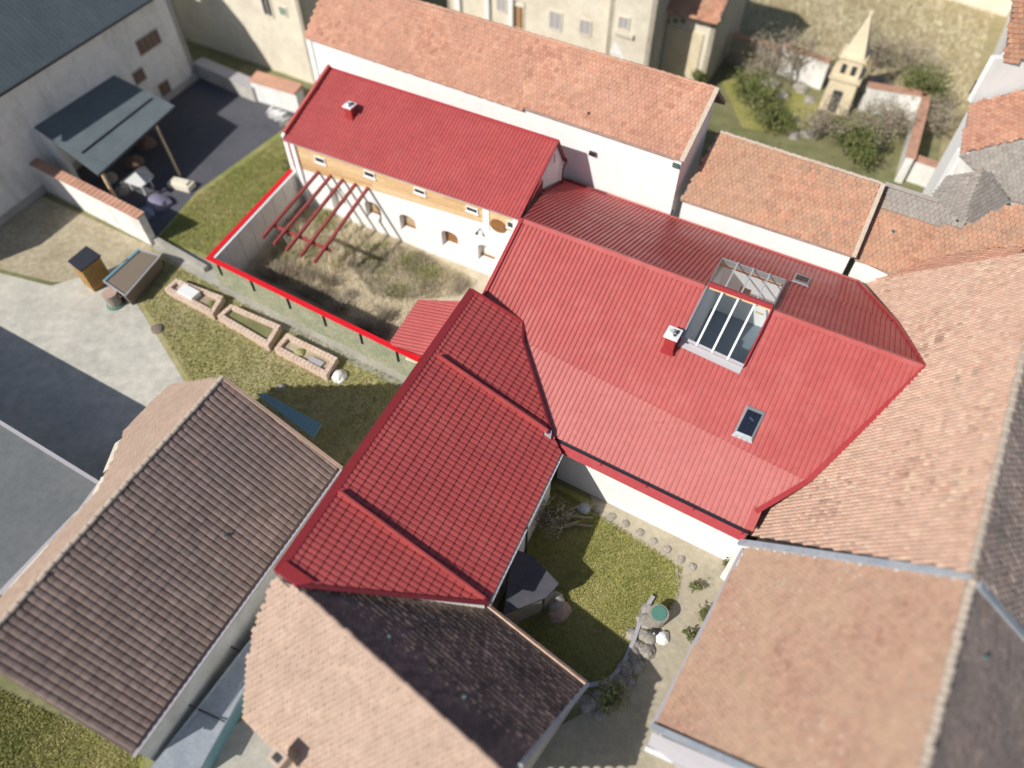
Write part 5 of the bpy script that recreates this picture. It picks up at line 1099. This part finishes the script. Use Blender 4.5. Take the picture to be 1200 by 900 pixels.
p = at(769, 726, 0); mb = MB(); mb.tube(p, p+UPV*.7, .38, 14, .40); mb.build('body', M_stone, wt_); mb = MB(); mb.tube(p+UPV*.7, p+UPV*.74, .31, 14); mb.build('cover', M_tealb, wt_)
lump('flower_pot', at(776, 748, 0), .28, M_frame, 'white pot just below the green water tub', 'pot', 1., 14)
lump('flower_pot', at(768, 742, 0), .22, M_gutter, 'black pot left of the white pot by the water tub', 'pot', 1., 15)
blob_tree('rockery_shrub', 'small dark shrub growing on the rockery edge near the bottom', 'shrub', at(712, 822, 0), .6, .7, M_weed, 500, seed=71, leaf=.08)
blob_tree('rockery_shrub', 'dark low shrub in the shaded corner under the white courtyard wall', 'shrub', at(650, 612, 0), .8, 1.0, M_twig, 500, seed=72, leaf=.08)
mb = MB()
for i in range(9): x0 = 636+rs.uniform(0, 30); y0 = 598+rs.uniform(0, 22); mb.tube(at(x0, y0, .08+i*.03), at(x0+rs.uniform(15, 32), y0-rs.uniform(-6, 16), .1+i*.03), .05, 6)
mb.build('timber_pile', M_twig, None, 'loose pile of timber poles in the shaded courtyard corner', 'timber')
lump('blue_basin', at(684, 596, 0), .32, M_blueg, 'pale blue basin in the shade under the white courtyard wall', 'basin', .5, 17)
for i, (x, y) in enumerate(((822, 722), (806, 748), (850, 668), (815, 690))): blob_tree('potted_plant', ['small dark plant beside the salmon tiled house wall', 'lowest dark plant on the path beside the salmon tiled house', 'plant at the foot of the white wall end near the path', 'plant halfway along the sandy path edge'][i], 'plant', at(x, y, 0), .25, .5, M_leaf, 260, seed=80+i, leaf=.06)
# ================================================================== VEGETATION: straw, weeds, grass
def blades(name, poly, n, h, w, m, z0=0., lean=.6, clump=None, label=None, seed=1, cat='grass'):
    rs = np.random.default_rng(seed); P2 = [at(*p, 0)[:2] for p in poly]; xs = [p[0] for p in P2]; ys = [p[1] for p in P2]
    x = rs.uniform(min(xs), max(xs), n*3); y = rs.uniform(min(ys), max(ys), n*3)
    if clump is not None:
        nc = clump; cx = rs.uniform(min(xs), max(xs), nc); cy_ = rs.uniform(min(ys), max(ys), nc); ci = rs.integers(0, nc, n*3); sg = rs.uniform(.15, .6, nc)[ci]; x = cx[ci]+rs.normal(0, 1, n*3)*sg; y = cy_[ci]+rs.normal(0, 1, n*3)*sg
        hb = rs.uniform(.5, 1.5, nc)[ci]; tb3 = rs.uniform(0, 1, nc)[ci]
    else: hb = np.ones(n*3); tb3 = .5+.35*np.sin(x*.9+y*.5)+.2*np.sin(x*2.3-y*1.7)
    k = inpoly(x, y, P2); x, y, hb, tb3 = x[k][:n], y[k][:n], hb[k][:n], tb3[k][:n]; n = len(x)
    a_ = rs.uniform(0, 6.28, n); ln = rs.uniform(.1, lean*1.6, n); hh = h*hb*rs.uniform(.4, 1.2, n)
    dx, dy = np.cos(a_), np.sin(a_); b = np.stack([x, y, np.full(n, z0)], 1); sx = np.stack([-dy, dx, 0*dx], 1)*w; tip = np.stack([x+dx*ln*hh, y+dy*ln*hh, z0+hh/np.sqrt(1+ln**2)], 1); mid = (b+tip)/2+np.stack([0*dx, 0*dx, hh*.12], 1)
    v = np.stack([b-sx, b+sx, mid+sx*.7, mid-sx*.7, tip], 1).reshape(-1, 3); i = np.arange(n)[:, None]*5
    npmesh(name, v, np.concatenate([i, i+1, i+2, i+3], 1), m, None, np.repeat(np.clip(tb3*.6+rs.uniform(0, .45, n), 0, 1), 5), 'stuff', np.concatenate([i+3, i+2, i+4], 1), label=label, cat=cat)
yd = [(352, 240), (470, 282), (560, 330), (545, 345), (490, 352), (452, 405), (290, 322)]
blades('dry_grass', yd, 26000, .2, .010, M_straw, .016, .9, label='matted dry straw grass covering the fenced yard', seed=3)
blades('dry_grass', [(355, 245), (420, 262), (440, 300), (360, 345), (290, 322)], 7000, .55, .012, M_straw, .016, .6, 30, 'tall dry grass clumps around the pergola posts', seed=4)
blades('dry_scrub', [(300, 322), (330, 300), (400, 335), (470, 375), (452, 402), (370, 355)], 9000, .5, .012, M_twig, .016, .7, 60, 'grey brown dry scrub tangled along the inside of the screen fence', seed=14)
blades('dry_scrub', [(400, 300), (480, 290), (555, 335), (530, 352), (440, 350)], 5000, .34, .011, M_twig, .016, .9, 45, 'low grey brown dry scrub in the middle of the yard', seed=15)
blades('weeds', [(400, 290), (470, 285), (545, 325), (530, 350), (480, 360), (420, 330)], 3500, .3, .016, M_weed, .016, .9, 22, 'green weed clumps in the fenced yard', seed=5, cat='weeds')
blades('weeds', [(350, 200+38), (385, 250), (400, 300), (330, 320), (300, 318)], 3000, .35, .02, M_weed, .016, .9, 14, 'green weeds at the foot of the concrete panel wall', seed=6, cat='weeds')
blades('lawn_grass', [(345, 150), (362, 195), (245, 300), (185, 280), (230, 230)], 14000, .10, .02, M_grassb, .008, .7, label='short lawn grass outside the panel fence', seed=7)
blades('lawn_grass', [(155, 335), (190, 305), (490, 450), (500, 540), (360, 560), (225, 450)], 26000, .10, .02, M_grassb, .008, .7, label='patchy short lawn grass around the raised beds', seed=8)
blades('courtyard_grass', [(650, 570), (700, 600), (800, 666), (795, 700), (755, 760), (720, 800), (620, 800), (600, 650)], 24000, .09, .016, M_grassb, .008, .7, label='green courtyard lawn grass', seed=9)
blades('rough_grass', [(-30, 795), (165, 885), (150, 940), (-30, 940)], 14000, .13, .018, M_grassb, .008, .7, label='green rough grass in the bottom left corner', seed=10)
blades('meadow_grass', [(850, -30), (1180, -30), (1130, 130), (1000, 110), (850, 40)], 16000, .22, .03, M_straw, .008, .7, label='pale dry meadow grass beyond the garden', seed=11)
blob_tree('climber', 'thin green climber growing up the left corner of the narrow house', 'plant', at(348, 222, 0), .35, 3.4, M_leaf, 700, seed=91, leaf=.07)
